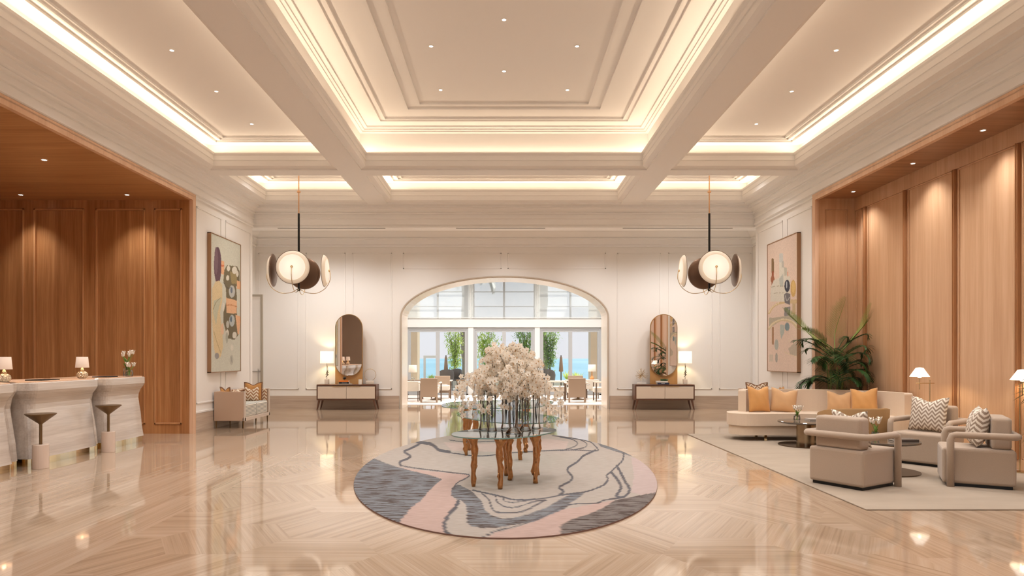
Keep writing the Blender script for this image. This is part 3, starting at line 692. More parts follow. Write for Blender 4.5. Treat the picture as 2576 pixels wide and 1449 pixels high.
A_ = [('e', (175, 330, 24, 120), (.13, .075, .10)), ('e', (165, 300, 12, 90), (.19, .12, .15)), ('p', [(198, 300), (218, 305), (218, 390), (198, 388)], (.72, .42, .25)), ('p', [(198, 325), (218, 328), (218, 340), (198, 338)], (.6, .2, .1)),
 ('p', [(235, 330), (300, 335), (318, 370), (318, 440), (295, 470), (300, 540), (300, 640), (312, 780), (285, 815), (240, 805), (212, 700), (212, 640), (232, 560), (228, 480), (212, 430), (218, 360)], (.17, .145, .09)),
 ('p', [(255, 370), (300, 380), (300, 450), (265, 450)], (.32, .26, .13)), ('e', (285, 362, 17, 24), wh), ('e', (240, 412, 10, 18), wh), ('e', (245, 350, 11, 18), wh), ('e', (303, 385, 8, 20), wh), ('e', (285, 785, 14, 22), wh), ('e', (238, 770, 10, 22), wh), ('e', (240, 715, 10, 24), (.52, .53, .48)), ('e', (212, 600, 6, 28), wh),
 ('e', (268, 500, 20, 40), (.50, .52, .50)), ('e', (265, 492, 7, 20), (.16, .19, .25)), ('e', (268, 690, 18, 38), (.45, .50, .50)), ('e', (262, 680, 7, 20), (.14, .19, .24)),
 ('p', [(230, 540), (300, 560), (298, 645), (232, 640)], (.76, .47, .28)), ('l', [6, (232, 590), (262, 588), (300, 600)], (.55, .25, .12)), ('p', [(300, 430), (322, 435), (322, 490), (300, 482)], (.76, .45, .26)), ('p', [(290, 650), (325, 665), (322, 700), (315, 780), (305, 780)], (.74, .45, .27)),
 ('p', [(140, 480), (160, 435), (185, 430), (205, 455), (205, 560), (190, 640), (205, 760), (210, 860), (195, 925), (170, 945), (150, 870), (140, 700)], (.68, .56, .34)), ('p', [(150, 560), (200, 540), (175, 640), (165, 720), (145, 640)], (.52, .53, .40)), ('l', [3, (145, 620), (165, 570), (195, 540)], (.3, .25, .15)), ('l', [4, (150, 760), (170, 830), (195, 900)], (.45, .36, .2)), ('e', (170, 920, 14, 20), (.3, .3, .3)),
 ('p', [(195, 720), (212, 705), (215, 780), (197, 780)], (.75, .52, .36)), ('e', (235, 800, 8, 36), (.42, .43, .36)), ('e', (268, 865, 9, 20), wh), ('e', (265, 945, 12, 32), (.48, .48, .42)), ('l', [4, (262, 925), (268, 965)], (.3, .3, .27)), ('l', [3, (212, 440), (240, 480), (262, 470)], (.05, .05, .05))]
painting(-1, 'tall abstract canvas with purple, olive and orange shapes on pale green, over the small settee', 0, A_, (.60, .61, .53), 2.588, 480, 540)
B_ = [('l', [18, (1112, 270), (1113, 360)], (.22, .14, .07)), ('l', [14, (1113, 360), (1110, 470)], (.30, .10, .05)), ('e', (1112, 415, 14, 30), (.33, .13, .07)),
 ('p', [(1120, 420), (1160, 400), (1160, 300), (1175, 215), (1190, 290), (1195, 325), (1215, 330), (1218, 385), (1240, 395), (1240, 480), (1230, 575), (1095, 575), (1100, 470)], (.66, .64, .57)), ('p', [(1160, 225), (1188, 225), (1188, 290), (1160, 290)], (.55, .56, .54)), ('p', [(1178, 280), (1194, 282), (1194, 330), (1178, 325)], (.47, .46, .42)), ('p', [(1195, 325), (1215, 330), (1216, 385), (1198, 390)], (.48, .47, .40)), ('p', [(1160, 410), (1190, 370), (1190, 465), (1165, 468)], (.46, .49, .46)),
 ('l', [4, (1222, 360), (1222, 390)], (.7, .18, .08)), ('l', [3, (1098, 470), (1160, 462), (1230, 470)], (.35, .3, .22)), ('l', [3, (1095, 520), (1150, 512), (1200, 512)], (.4, .36, .28)),
 ('p', [(1240, 560), (1293, 560), (1293, 590), (1240, 590)], (.62, .47, .28)), ('e', (1262, 480, 20, 62), (.60, .40, .15)), ('e', (1262, 470, 11, 45), (.68, .49, .2)), ('e', (1218, 462, 20, 45), (.05, .05, .07)), ('e', (1214, 455, 5, 25), (.45, .5, .55)),
 ('l', [16, (1085, 660), (1110, 620), (1150, 592), (1200, 582), (1293, 578)], (.62, .48, .27)), ('l', [7, (1085, 655), (1112, 612), (1155, 588)], (.75, .65, .45)), ('p', [(1195, 525), (1212, 510), (1242, 520), (1238, 600), (1200, 585)], (.17, .16, .17)), ('l', [5, (1205, 530), (1215, 570), (1235, 545)], (.5, .5, .48)), ('p', [(1198, 620), (1240, 610), (1242, 685), (1196, 680)], (.25, .24, .24)), ('l', [4, (1205, 625), (1218, 660), (1230, 630)], (.5, .48, .46)), ('p', [(1255, 590), (1280, 590), (1278, 672), (1256, 668)], (.55, .43, .26)),
 ('p', [(1085, 695), (1150, 690), (1293, 668), (1293, 745), (1180, 712), (1085, 770)], (.46, .42, .33)), ('l', [18, (1085, 775), (1120, 732), (1190, 710), (1250, 725), (1293, 768)], (.62, .52, .34)), ('l', [6, (1085, 765), (1130, 724), (1190, 703), (1255, 718), (1293, 755)], (.75, .68, .5)),
 ('p', [(1165, 745), (1200, 745), (1196, 800), (1175, 850), (1166, 800)], (.44, .49, .46)), ('e', (1218, 760, 17, 30), (.20, .28, .31)), ('l', [11, (1114, 765), (1114, 885)], (.36, .19, .10)), ('l', [4, (1108, 765), (1108, 880)], (.5, .4, .28)),
 ('p', [(1293, 860), (1293, 975), (1240, 960), (1225, 920), (1255, 890)], (.48, .43, .35)), ('e', (1140, 890, 14, 40), (.42, .45, .42)), ('l', [5, (1200, 945), (1250, 965), (1293, 985)], (.72, .62, .45)), ('e', (1140, 985, 9, 35), (.40, .38, .34)), ('p', [(1088, 960), (1115, 960), (1115, 1010), (1088, 1015)], (.60, .53, .44)), ('l', [5, (1225, 870), (1260, 840), (1293, 835)], (.72, .62, .48))]
painting(1, 'tall abstract canvas with white towers, gold arches and dark ovals on pink, by the palm', 0, B_, (.72, .585, .50), 2.898, 1560, 560)
# ---------------------------------------------------------------- textiles
BOUCLE = mat('taupe woven upholstery', (.41, .315, .235), .9, noise=.08, scale=120, bump=.35, bscale=420, sheen=.25)
CREAMF = mat('cream upholstery', (.66, .53, .40), .85, noise=.04, scale=60, bump=.2, bscale=300, sheen=.2)
GOLDF = mat('ochre velvet', (.56, .28, .085), .75, noise=.08, scale=14, sheen=.2)
GOLDF2 = mat('pale ochre velvet', (.56, .33, .155), .75, noise=.08, scale=14, sheen=.2)
TUBF = mat('olive brown velvet', (.24, .125, .04), .8)
CHEV = chevron('taupe zigzag weave', (.72, .64, .54), (.30, .22, .16), 12.5, 19)
CHEVS = chevron('ochre zigzag weave', (.76, .66, .52), (.36, .19, .10), 9, 15)
DIAM = chevron('cream and grey lattice weave', (.78, .73, .64), (.30, .32, .30), 26, 38)
BROWNV = mat('brown velvet piping', (.24, .11, .045), .7, sheen=.4)
def pillow_bm(w, h, t, dent=.05, n=16, wr=.004):
    bm = NB(); g = {}
    for s in (1, -1):
        for i in range(n+1):
            for j in range(n+1):
                u = -1+2*i/n; v = -1+2*j/n
                if s < 0 and (i in (0, n) or j in (0, n)): g[s, i, j] = g[1, i, j]; continue
                e_ = max(0, (1-abs(u)**2.6)*(1-abs(v)**2.6))**.55
                x = u*w/2*(1-.05*(1-abs(u))*0-.06*(1-v*v)*abs(u)); z = v*h/2*(1-.07*(1-u*u)*abs(v))
                z -= dent*math.exp(-(u/.42)**2)*max(0, (v+1)/2)**3
                y = s*t/2*e_*(1-.35*math.exp(-(u/.3)**2)*max(0, v)**2)+wr*math.sin(9*u+5*v)*e_
                g[s, i, j] = bm.verts.new((x, y, z+h/2))
    for s in (1, -1):
        for i in range(n):
            for j in range(n):
                q = [g[s, i, j], g[s, i+1, j], g[s, i+1, j+1], g[s, i, j+1]]
                try: bm.faces.new(q if s > 0 else q[::-1])
                except ValueError: pass
    return bm
def pillow(label, loc, rz, w, h, t, m, tilt=-.2, roll=0, group=None, piping=None, name='throw_pillow'):
    o = obj(name, pillow_bm(w, h, t), m, smooth=True); o.location = loc
    o.rotation_euler = (Matrix.Rotation(rz, 3, 'Z') @ Matrix.Rotation(tilt, 3, 'X') @ Matrix.Rotation(roll, 3, 'Y')).to_euler()
    tag(o, label, 'cushion', group)
    if piping:
        bm = NB(); pts = []; n = 16
        for k in range(4*n):
            e_ = k//n; f = -1+2*(k % n)/n; u, v = ((f, -1), (1, f), (-f, 1), (-1, -f))[e_]
            x = u*w/2*(1-.06*(1-v*v)*abs(u)); z = v*h/2*(1-.07*(1-u*u)*abs(v))-.05*math.exp(-(u/.42)**2)*max(0, (v+1)/2)**3
            pts.append((x*1.015, 0, z*1.015+h/2))
        tube(bm, pts, .011, 6, closed=True); obj('piping', bm, piping, o, smooth=True)
    return o
# ---------------------------------------------------------------- armchairs
def armchair(label, loc, rz):
    """faces local -Y"""
    t = thing('armchair', label, 'armchair', (*loc, .012), rz, 'upholstered armchairs of the lounge')
    bm = NB(); box(bm, (-.30, -.33, .03), (.30, .30, .395), bev=.03, seg=3); obj('seat', bm, BOUCLE, t, smooth=False)
    bm = NB(); box(bm, (-.27, -.29, 0), (.27, .27, .03)); obj('plinth', bm, BLACK, t)
    bm = NB(); box(bm, (-.25, .10, .39), (.25, .27, .72), bev=.035, seg=4); obj('backrest', bm, BOUCLE, t)
    z = .535; xx = .335; rad = .034
    def sq(a, b, rr=.03):
        return smooth_curve([a, b], 1)
    bm = NB()
    y0 = -.26; y1 = .31; c = .05
    pts = [(-xx, y0, 0), (-xx, y0, z-.05), (-xx, y0+.015, z-.012), (-xx, y0+.05, z), (-xx, y1-c, z), (-xx+.015, y1-.015, z), (-xx+c, y1, z), (xx-c, y1, z), (xx-.015, y1-.015, z), (xx, y1-c, z), (xx, y0+.05, z), (xx, y0+.015, z-.012), (xx, y0, z-.05), (xx, y0, 0)]
    tube(bm, pts, rad, 14); obj('arm_rail', bm, BOUCLE, t, smooth=True)
    return t
def chair_with_cushion(label, x, y, fx, fy, plabel, w, h, t_, turn=0, ly=-.02):
    rz = math.atan2(fy, fx)+PI/2
    armchair(label, (x, y), rz); c_, s_ = math.cos(rz), math.sin(rz)
    pillow(plabel, (x-s_*ly, y+c_*ly, .412), rz+turn, w, h, t_, CHEV, tilt=-.2, group='zigzag cushions on the armchairs')
chair_with_cushion('taupe armchair with its square back to the camera, nearest to the marble floor', 3.655, 7.17, .85, .53, 'zigzag cushion peeping over the back of the nearest armchair', .40, .385, .12)
chair_with_cushion('taupe armchair facing left with a tall zigzag cushion, under the floor lamp', 5.34, 8.60, -.81, -.59, 'taupe and white zigzag cushion standing on the armchair under the floor lamp', .46, .44, .15, -.1, -.04)
chair_with_cushion('taupe armchair seen from its side at the right edge, facing the sofa', 4.985, 7.20, -.88, .475, 'zigzag cushion seen edge-on in the armchair at the right edge', .42, .42, .19, .05, -.03)
# tub chair, back to the camera
def tub():
    t = thing('tub_chair', 'low tub chair with a curved olive brown velvet back, facing the sofa', 'armchair', (4.70, 9.20, .012), .12)
    bm = NB(); lathe(bm, [(0, .1), (.34, .1), (.37, .13), (.37, .36), (.34, .40), (0, .41)], 32); obj('seat', bm, TUBF, t, smooth=True)
    bm = NB(); n = 28; rings = []
    for k in range(n+1):
        a = math.radians(180+15+ (150)*k/n)-PI; a = math.radians(-200+220*k/n+ -0)  # open towards +Y
        a = math.radians(-205+230*k/n); top = .655-.09*abs(2*k/n-1)**3
        ro, ri = .42, .36
        rings.append([bm.verts.new((ro*math.cos(a), ro*math.sin(a), .10)), bm.verts.new(((ro+.02)*math.cos(a), (ro+.02)*math.sin(a), top)), bm.verts.new(((ro-.02)*math.cos(a), (ro-.02)*math.sin(a), top+.012)), bm.verts.new((ri*math.cos(a), ri*math.sin(a), top)), bm.verts.new((ri*math.cos(a), ri*math.sin(a), .3))])
    for a, b in zip(rings, rings[1:]):
        for i in range(4): bm.faces.new((a[i], b[i], b[i+1], a[i+1]))
    bm.faces.new(rings[0]); bm.faces.new(rings[-1]); obj('backrest', bm, TUBF, t, smooth=True)
    bm = NB(); lathe(bm, [(0, 0), (.2, 0), (.2, .02), (.05, .03), (.05, .1), (0, .1)], 24); obj('base', bm, BRONZE, t)
tub()
# lounge rug
LRUG = mat('pale silk rug', (.335, .27, .205), .85, noise=.16, scale=1.6, bump=.25, bscale=60, stretch=(1, 3, 1))
bm = NB(); box(bm, (3.178, 5.99, 0), (6.09, 11.84, .012), bev=.003, seg=1); tag(obj('lounge_rug', bm, LRUG), 'pale beige rectangular rug under the lounge seating', 'rug')
# ---------------------------------------------------------------- curved sofa
def inset(pts, d):
    n = len(pts); out = []
    for i in range(n):
        a, b, c = Vector(pts[i-1]), Vector(pts[i]), Vector(pts[(i+1) % n])
        t = (c-a).normalized(); nrm = Vector((t.y, -t.x)); out.append(tuple(b-nrm*d))
    return out
def sofa():
    t = thing('curved_sofa', 'long curved cream sofa in front of the palm and the right wall', 'sofa', (4.8, 11.0, .012))
    L0 = Vector((4.8, 11.0))
    front = [(3.66, 11.22), (3.64, 11.02), (3.74, 10.86), (3.95, 10.79), (4.4, 10.83), (4.9, 10.78), (5.2, 10.55), (5.36, 10.15), (5.42, 9.86), (5.62, 9.74), (5.9, 9.78), (6.06, 9.95)]
    back = [(6.09, 10.4), (5.97, 10.85), (5.75, 11.15), (5.4, 11.38), (4.9, 11.50), (4.4, 11.52), (3.95, 11.50), (3.75, 11.40)]
    pts = [tuple(Vector((p.x, p.y))-L0) for p in smooth_curve([(a, b, 0) for a, b in front+back], 5, closed=True)]
    area = sum(pts[i-1][0]*pts[i][1]-pts[i][0]*pts[i-1][1] for i in range(len(pts)))
    if area < 0: pts = pts[::-1]
    bm = NB(); prism(bm, inset(pts, .03), .09, .235, bev=.02, seg=2); obj('base', bm, CREAMF, t)
    bm = NB(); prism(bm, pts, .24, .43, bev=.055, seg=4); obj('seat_cushion', bm, CREAMF, t)
    # back: strip along the back curve
    bl = [(3.93, 11.30), (4.1, 11.46), (4.5, 11.50), (4.9, 11.48), (5.38, 11.36), (5.72, 11.14), (5.93, 10.85), (6.045, 10.45), (6.06, 10.20)]
    bp = [Vector((p.x, p.y))-L0 for p in smooth_curve([(a, b, 0) for a, b in bl], 6)]
    segs = [(0, 18), (18, 32), (32, len(bp)-1)]
    for i0, i1 in segs:
        q = bp[i0:i1+1]; outer = []; inner = []
        for k, p in enumerate(q):
            tn = (q[min(k+1, len(q)-1)]-q[max(k-1, 0)]).normalized(); nn = Vector((tn.y, -tn.x))
            outer.append(p-nn*.055); inner.append(p+nn*.075)
        bm = NB(); pl_ = [tuple(v) for v in outer+inner[::-1]]; prism(bm, pl_, .38, .79, bev=.03, seg=3); obj('back_cushion', bm, CREAMF, t)
    for x, y in ((4.16, 10.87), (5.1, 10.72), (5.75, 10.1), (4.2, 11.38), (5.3, 11.28)):
        bm = NB(); box(bm, (x-L0.x-.02, y-L0.y-.02, 0), (x-L0.x+.02, y-L0.y+.02, .1)); obj('leg', bm, PBRASS, t)
sofa()
gs = 'ochre cushions on the curved sofa'
pillow('bright ochre cushion at the left end of the curved sofa', (4.18, 11.16, .44), .05, .36, .43, .15, GOLDF, tilt=-.16, group=gs)
pillow('paler ochre cushion slumped beside the bright one on the left of the curved sofa', (4.56, 11.17, .435), -.2, .42, .40, .15, GOLDF2, tilt=-.2, roll=.12, group=gs)
pillow('pale ochre cushion on the right part of the curved sofa, farther back', (5.40, 10.97, .44), -.5, .40, .36, .14, GOLDF2, tilt=-.2, group=gs)
pillow('plump bright ochre cushion near the right end of the curved sofa', (5.66, 10.72, .44), -.75, .40, .42, .17, GOLDF, tilt=-.2, roll=-.08, group=gs)
# ---------------------------------------------------------------- settees (left one in view, its twin behind the sofa)
TAN = mat('tan leather panel', (.47, .33, .235), .5)
PALEW = mat('pale frame paint', (.64, .54, .46), .5)
def settee(s, label):
    t = thing('settee', label, 'settee', (s*5.16, 13.48, 0), 0)
    def B(name, m, *bx, bev=0):
        bm = NB()
        for (x0, x1, y0, y1, z0, z1) in bx:
            a, b = sorted((s*(x0-5.16), s*(x1-5.16))); box(bm, (a, y0-13.48, z0), (b, y1-13.48, z1), bev=bev, seg=2)
        return obj(name, bm, m, t)
    B('side_panel', TAN, (4.88, 5.44, 12.80, 12.84, .14, .69), bev=.006); B('side_panel', TAN, (4.88, 5.44, 14.12, 14.16, .14, .69), bev=.006)
    B('back_panel', TAN, (5.40, 5.44, 12.84, 14.12, .14, .69)); B('front_rail', PALEW, (4.86, 4.90, 12.80, 14.16, .14, .20), (4.86, 4.88, 12.795, 12.845, .14, .695), (4.86, 4.88, 14.115, 14.165, .14, .695))
    B('seat_cushion', DIAM, (4.885, 5.33, 12.85, 13.475, .20, .45), bev=.03); B('seat_cushion', DIAM, (4.885, 5.33, 13.485, 14.11, .20, .45), bev=.03)
    c = B('back_pad', CHEVS, (5.33, 5.40, 12.85, 14.11, .40, .69), bev=.02)
    c = B('arm_pad', CHEVS, (4.90, 5.33, 14.06, 14.12, .44, .685), bev=.015); B('arm_pad', CHEVS, (4.90, 5.33, 12.84, 12.89, .44, .685), bev=.015)
    for x in (4.90, 5.41):
        for y in (12.83, 13.48, 14.13):
            bm = NB(); lathe(bm, [(.0, 0), (.009, 0), (.012, .06), (.016, .14), (0, .14)], 10, (s*(x-5.16), y-13.48, 0)); obj('leg', bm, BRONZE, t)
settee(-1, 'small boxy settee with tan side panels and patterned cushions, under the left painting')
settee(1, 'boxy settee mostly hidden behind the curved sofa, under the right painting')
g2 = 'cushions on the left settee'
pillow('ochre cushion with brown piping at the far end of the left settee', (-5.15, 14.0, .44), .12, .35, .38, .11, GOLDF, tilt=-.1, group=g2, piping=BROWNV)
pillow('zigzag cushion in front of the piped one on the left settee', (-5.14, 13.86, .44), .10, .30, .30, .12, CHEVS, tilt=-.2, group=g2)
pillow('ochre and brown cushion whose corners show above the near side of the left settee', (-5.26, 12.98, .44), PI/2+.9, .34, .33, .12, GOLDF, tilt=-.15, group=g2, piping=BROWNV)
pillow('cream cushion lying low against the back of the left settee', (-5.24, 13.45, .44), PI/2, .36, .28, .12, CHEVS, tilt=-.2, group=g2)
g3 = 'cushions on the hidden settee'
pillow('brown trimmed zigzag cushion showing above the left end of the curved sofa', (5.10, 13.75, .44), -.1, .42, .385, .12, CHEVS, tilt=-.12, group=g3, piping=BROWNV)
pillow('ochre cushion corner just showing above the curved sofa back', (5.28, 13.1, .44), -PI/2-.6, .34, .34, .12, GOLDF, tilt=-.15, group=g3)
# ---------------------------------------------------------------- reception desks
def desk(y0, y1, label):
    """front face towards +X at x = -5.75"""
    ym = (y0+y1)/2; t = thing('reception_desk', label, 'reception desk', (-6.0, ym, 0), 0, 'stone reception desks'); hl = (y1-y0)/2
    prof = [(.0, .09), (-.005, .12), (-.02, .25), (-.033, .45), (-.05, .60), (-.06, .70), (-.056, .76), (-.036, .83), (-.003, .89), (.012, .93), (.012, 1.02), (.0, 1.03)]
    def outline(off, n=14, bow=.07):
        e = off
        pts = [(-.62, -hl+.02)]
        fx = .235+e
        pts += [(-.2, -hl-.00+.02-e*.6), (fx-.16, -hl+.0-e*.8)]
        for k in range(5): a = -PI/2+k*(PI/2)/4*.9; pts.append((fx-.09+.09*math.cos(a), -hl+.09-e*.8+.09*math.sin(a)))
        for k in range(n+1):
            v = -1+2*k/n; y = v*(hl-.10+e*.6); pts.append((fx+bow*(.35-v*v*.35)*.5, y))
        for k in range(5): a = (k+.4)*(PI/2)/4.4; pts.append((fx-.09+.09*math.cos(a), hl-.09+e*.8+.09*math.sin(a)))
        pts += [(fx-.16, hl+e*.8), (-.2, hl-.02+e*.6), (-.62, hl-.02)]
        return pts
    bm = NB(); rows = []
    for off, z in prof: rows.append([bm.verts.new((x, y, z)) for x, y in outline(off)])
    for a, b in zip(rows, rows[1:]):
        for i in range(len(a)-1): bm.faces.new((a[i], a[i+1], b[i+1], b[i]))
        bm.faces.new((a[-1], a[0], b[0], b[-1]))
    bm.faces.new(rows[-1]); bm.faces.new(rows[0][::-1]); obj('body', bm, DESKST, t, smooth=False)
    bm = NB(); prism(bm, [(x-.015 if x > -.5 else x, y*.99) for x, y in outline(0)], 0, .09); obj('plinth', bm, PBRASS, t)
    bm = NB(); prism(bm, [(x-.02, y*.985) for x, y in outline(0)], 1.03, 1.04); obj('worktop', bm, WOODF, t)
desk(9.96, 10.99, 'stone reception desk at the far end, with the vase of flowers')
desk(8.36, 9.72, 'long stone reception desk in the middle, behind the nearer cone table')
desk(6.66, 8.06, 'stone reception desk cut off by the left edge of the picture')
for y in (9.84, 8.21):
    t = thing('stone_connector', 'recessed stone piece joining the far and middle desks' if y > 9 else 'recessed stone piece joining the middle and nearest desks', 'desk section', (-6.02, y, 0), 0, 'stone pieces between the desks')
    bm = NB(); prof = [(.15, .09), (.13, .3), (.08, .6), (.06, .72), (.09, .85), (.14, .93), (.15, 1.02)]; rows = []
    for rx, z in prof: rows.append([bm.verts.new((rx*1.15*math.cos(a)-.02, (.105)*math.sin(a), z)) for a in [-PI/2+PI*k/12 for k in range(13)]]+[bm.verts.new((-.5, .105, z)), bm.verts.new((-.5, -.105, z))])
    for a, b in zip(rows, rows[1:]):
        for i in range(len(a)): bm.faces.new((a[i], a[(i+1) % len(a)], b[(i+1) % len(a)], b[i]))
    bm.faces.new(rows[-1]); bm.faces.new(rows[0][::-1]); obj('body', bm, DESKST, t)
    bm = NB(); pl_ = [(.15*1.1*math.cos(a)-.02, .1*math.sin(a)) for a in [-PI/2+PI*k/12 for k in range(13)]]+[(-.5, .1), (-.5, -.1)]; prism(bm, pl_, 0, .09); obj('plinth', bm, PBRASS, t)
PINKST = mat('blush marble', (.66, .53, .44), .25, noise=.06, scale=14, stretch=(1, 1, .2))
def martini(x, y, label):
    t = thing('cone_table', label, 'side table', (x, y, 0), 0, 'cone topped drinks tables')
    bm = NB(); lathe(bm, [(0, 0), (.086, 0), (.088, .003), (.088, .285), (.084, .29), (0, .29)], 32); obj('base', bm, PINKST, t)
    bm = NB(); lathe(bm, [(0, .29), (.017, .29), (.017, .535), (0, .535)], 16); obj('stem', bm, BRONZE, t)
    bm = NB(); lathe(bm, [(.017, .53), (.025, .54), (.162, .650), (.168, .660), (.160, .663), (0, .655)], 40); obj('cone_top', bm, BRONZE, t)
martini(-5.60, 8.25, 'bronze cone table on a blush marble drum, nearer of the two by the desk')
martini(-5.60, 9.66, 'bronze cone table on a blush marble drum, farther of the two by the desk')
GLASSX = thin_glass('clear glass', (.985, .995, .99), refl=.8)
TWIST, t_, b_ = NT('twisted glass'); b_.inputs['Base Color'].default_value = (.80, .68, .50, 1); b_.inputs['Metallic'].default_value = .55; b_.inputs['Roughness'].default_value = .12
tcn = N(t_, 'TexCoord'); wv = N(t_, 'TexVoronoi'); wv.inputs['Scale'].default_value = 55; L(t_, tcn.outputs['Object'], wv.inputs['Vector'])
bp = N(t_, 'Bump'); bp.inputs['Strength'].default_value = 1; bp.inputs['Distance'].default_value = .02; L(t_, wv.outputs['Distance'], bp.inputs['Height']); L(t_, bp.outputs[0], b_.inputs['Normal'])
DSH = shade_mat('desk lamp shade', (.66, .52, .42), (1, .72, .5), .14)
LSH = shade_mat('lit linen shade', (.85, .80, .68), (1, .86, .62), .78)
def desk_lamp(x, y, label):
    t = thing('desk_lamp', label, 'table lamp', (x, y, 1.04), 0, 'small lamps on the desks')
    bm = NB(); lathe(bm, [(0, .0), (.045, .0), (.066, .02), (.075, .05), (.066, .08), (.04, .098), (.0, .10)], 24); obj('glass_base', bm, TWIST, t, smooth=True)
    bm = NB(); lathe(bm, [(0, .1), (.02, .1), (.028, .115), (.02, .135), (.012, .145), (.012, .17), (0, .17)], 16); obj('neck', bm, PBRASS, t, smooth=True)
    bm = NB(); lathe(bm, [(.086, .155), (.072, .305), (.070, .305), (.084, .155)], 32); obj('lamp_shade', bm, DSH, t, smooth=True)
    light('lamp_bulb', 'POINT', (0, 0, .2), 2.0, (1, .75, .5), shadow_soft_size=.03, parent=t)
desk_lamp(-5.97, 9.66, 'small cream shaded lamp with crystal base on the desk, nearer to the flowers')
desk_lamp(-6.08, 8.30, 'small cream shaded lamp with crystal base at the left edge of the picture')
for x, y, l, w in ((-6.05, 8.95, .36, 'on the middle desk'), (-6.02, 10.3, .30, 'on the far desk beside the flowers')):
    bm = NB(); box(bm, (-.11, -l/2, 0), (.11, l/2, .012), bev=.004); tag(obj('desk_blotter', bm, BLACK, loc=(x, y, 1.041)), f'thin dark blotter lying {w}', 'desk pad')
# flowers on the desk
GREEN = mat('fresh green leaf', (.16, .30, .045), .5, noise=.2, scale=20); PETAL = mat('ivory petal', (.86, .78, .68), .6)
LEAFD = mat('palm leaf', (.035, .085, .018), .45, noise=.5, scale=5); LEAFY = mat('young palm leaf', (.17, .25, .04), .45, noise=.35, scale=5)
def leaf_blade(bm, p, d, ln, w, up=Vector((0, 0, 1)), droop=.2, n=3, mi=0):
    d = Vector(d).normalized(); s = d.cross(up); s = s.normalized() if s.length > 1e-3 else Vector((1, 0, 0)); rows = []
    for k in range(n+1):
        t_ = k/n; c = Vector(p)+d*ln*t_-Vector((0, 0, 1))*droop*ln*t_*t_; ww = w*(math.sin(PI*min(.98, t_*.85+.12)))/2*(1 if t_ < 1 else .1)
        rows.append((bm.verts.new(c-s*ww), bm.verts.new(c+s*ww)))
    for a, b in zip(rows, rows[1:]): bm.faces.new((a[0], a[1], b[1], b[0])).material_index = mi
def bouquet(name, label, loc, h, spread, n_top, vase, leafn=10, fl=.032):
    t = thing(name, label, 'flowers', loc)
    r_, vh = vase; bm = NB(); lathe(bm, [(0, 0), (r_*.8, 0), (r_*.95, .01), (r_, vh*.5), (r_*.85, vh), (r_*.80, vh), (r_*.93, vh*.5), (r_*.85, .015), (0, .012)], 20); obj('vase', bm, GLASSX, t, smooth=True)
    rnd = random.Random(len(label)*7)
    bm = NB(); heads = []
    for k in range(n_top):
        a = 2*PI*k/n_top+rnd.uniform(-.3, .3); q = spread*rnd.uniform(.3, 1); top = (q*math.cos(a), q*math.sin(a), h*rnd.uniform(.82, 1)); heads.append((top, a))
        tube(bm, smooth_curve([(0.2*q*math.cos(a+2), .2*q*math.sin(a+2), .015), (q*.2*math.cos(a), q*.2*math.sin(a), h*.5), top], 4), .0035, 5)
    for k in range(leafn):
        a = rnd.uniform(0, 2*PI); z = h*rnd.uniform(.2, .6); leaf_blade(bm, (0, 0, z), (math.cos(a)*.6, math.sin(a)*.6, 1), h*.35, .022, droop=.15)
    obj('stems', bm, GREEN, t)
    for (x, y, z), a in heads:
        bm = NB()
        lathe(bm, [(0, -.01), (fl*.5, 0), (fl*.62, fl*.6), (fl*.5, fl*1.3), (fl*.2, fl*1.75), (0, fl*1.75)], 8)
        for k in range(4): b = k*PI/2+a; leaf_blade(bm, (x*0, 0, fl*.2), (math.cos(b)*.7, math.sin(b)*.7, 1), fl*2.0, fl*1.1, droop=-.1)
        obj('flower', bm, PETAL, t, loc=(x, y, z))
    return t
bouquet('tulip_vase', 'glass vase of white tulips standing on the far end of the stone desk', (-5.93, 10.72, 1.04), .36, .11, 8, (.05, .13), 14, .03)
bouquet('lily_vase', 'low glass vase of white lilies in front of the tulips on the desk', (-5.83, 10.62, 1.04), .185, .085, 6, (.058, .10), 12, .03)
# ---------------------------------------------------------------- consoles, mirrors and what stands on them
WALN = mat('dark walnut', (.13, .058, .034), .35, noise=.2, scale=8, stretch=(1, 1, 8))
LINEN = mat('woven linen drawer front', (.66, .56, .46), .8, noise=.05, scale=90)
def console(s, label):
    xc = s*3.955 if s < 0 else 4.10; xc = {-1: -3.98, 1: 4.06}[s]
    t = thing('console_cabinet', label, 'console', (xc, 17.42, 0), 0, 'matching console cabinets'); w = .75
    bm = NB(); box(bm, (-w, -.20, .615), (w, .20, .645), bev=.004); box(bm, (-w, -.20, .245), (w, .20, .275), bev=.003)
    a = s*-1
    for q in (-w+.012, w-.012): box(bm, (q-.014, -.198, .27), (q+.014, .198, .62))
    box(bm, (-w+.03, -.17, .27), (w-.03, .19, .615)); obj('carcass', bm, WALN, t)
    for q in (-1, 1):
        x0, x1 = sorted((q*.004, q*(w-.03))); bm = NB(); box(bm, (x0, -.205, .285), (x1, -.17, .595), bev=.004); d = obj('drawer', bm, LINEN, t)
        bm = NB(); x0, x1 = sorted((q*.02, q*.36)); box(bm, (x0, -.212, .592), (x1, -.17, .607)); obj('handle', bm, BRASS, d)
    for q in (-1, 1):
        for y in (-.17, .16):
            bm = NB(); tube(bm, [(q*(w-.06), y, .25), (q*(w-.005), y+(.0), 0)], [.03, .016], 8); obj('leg', bm, WALN, t)
    return xc
console(-1, 'dark walnut console with linen drawer fronts, left of the arch')
console(1, 'dark walnut console with linen drawer fronts, right of the arch')
MIRR = mat('mirror glass', (.93, .90, .86), .01, metal=1)
OAKB = mat('golden oak board', (.46, .25, .09), .4, noise=.12, scale=6, stretch=(6, 6, .6))
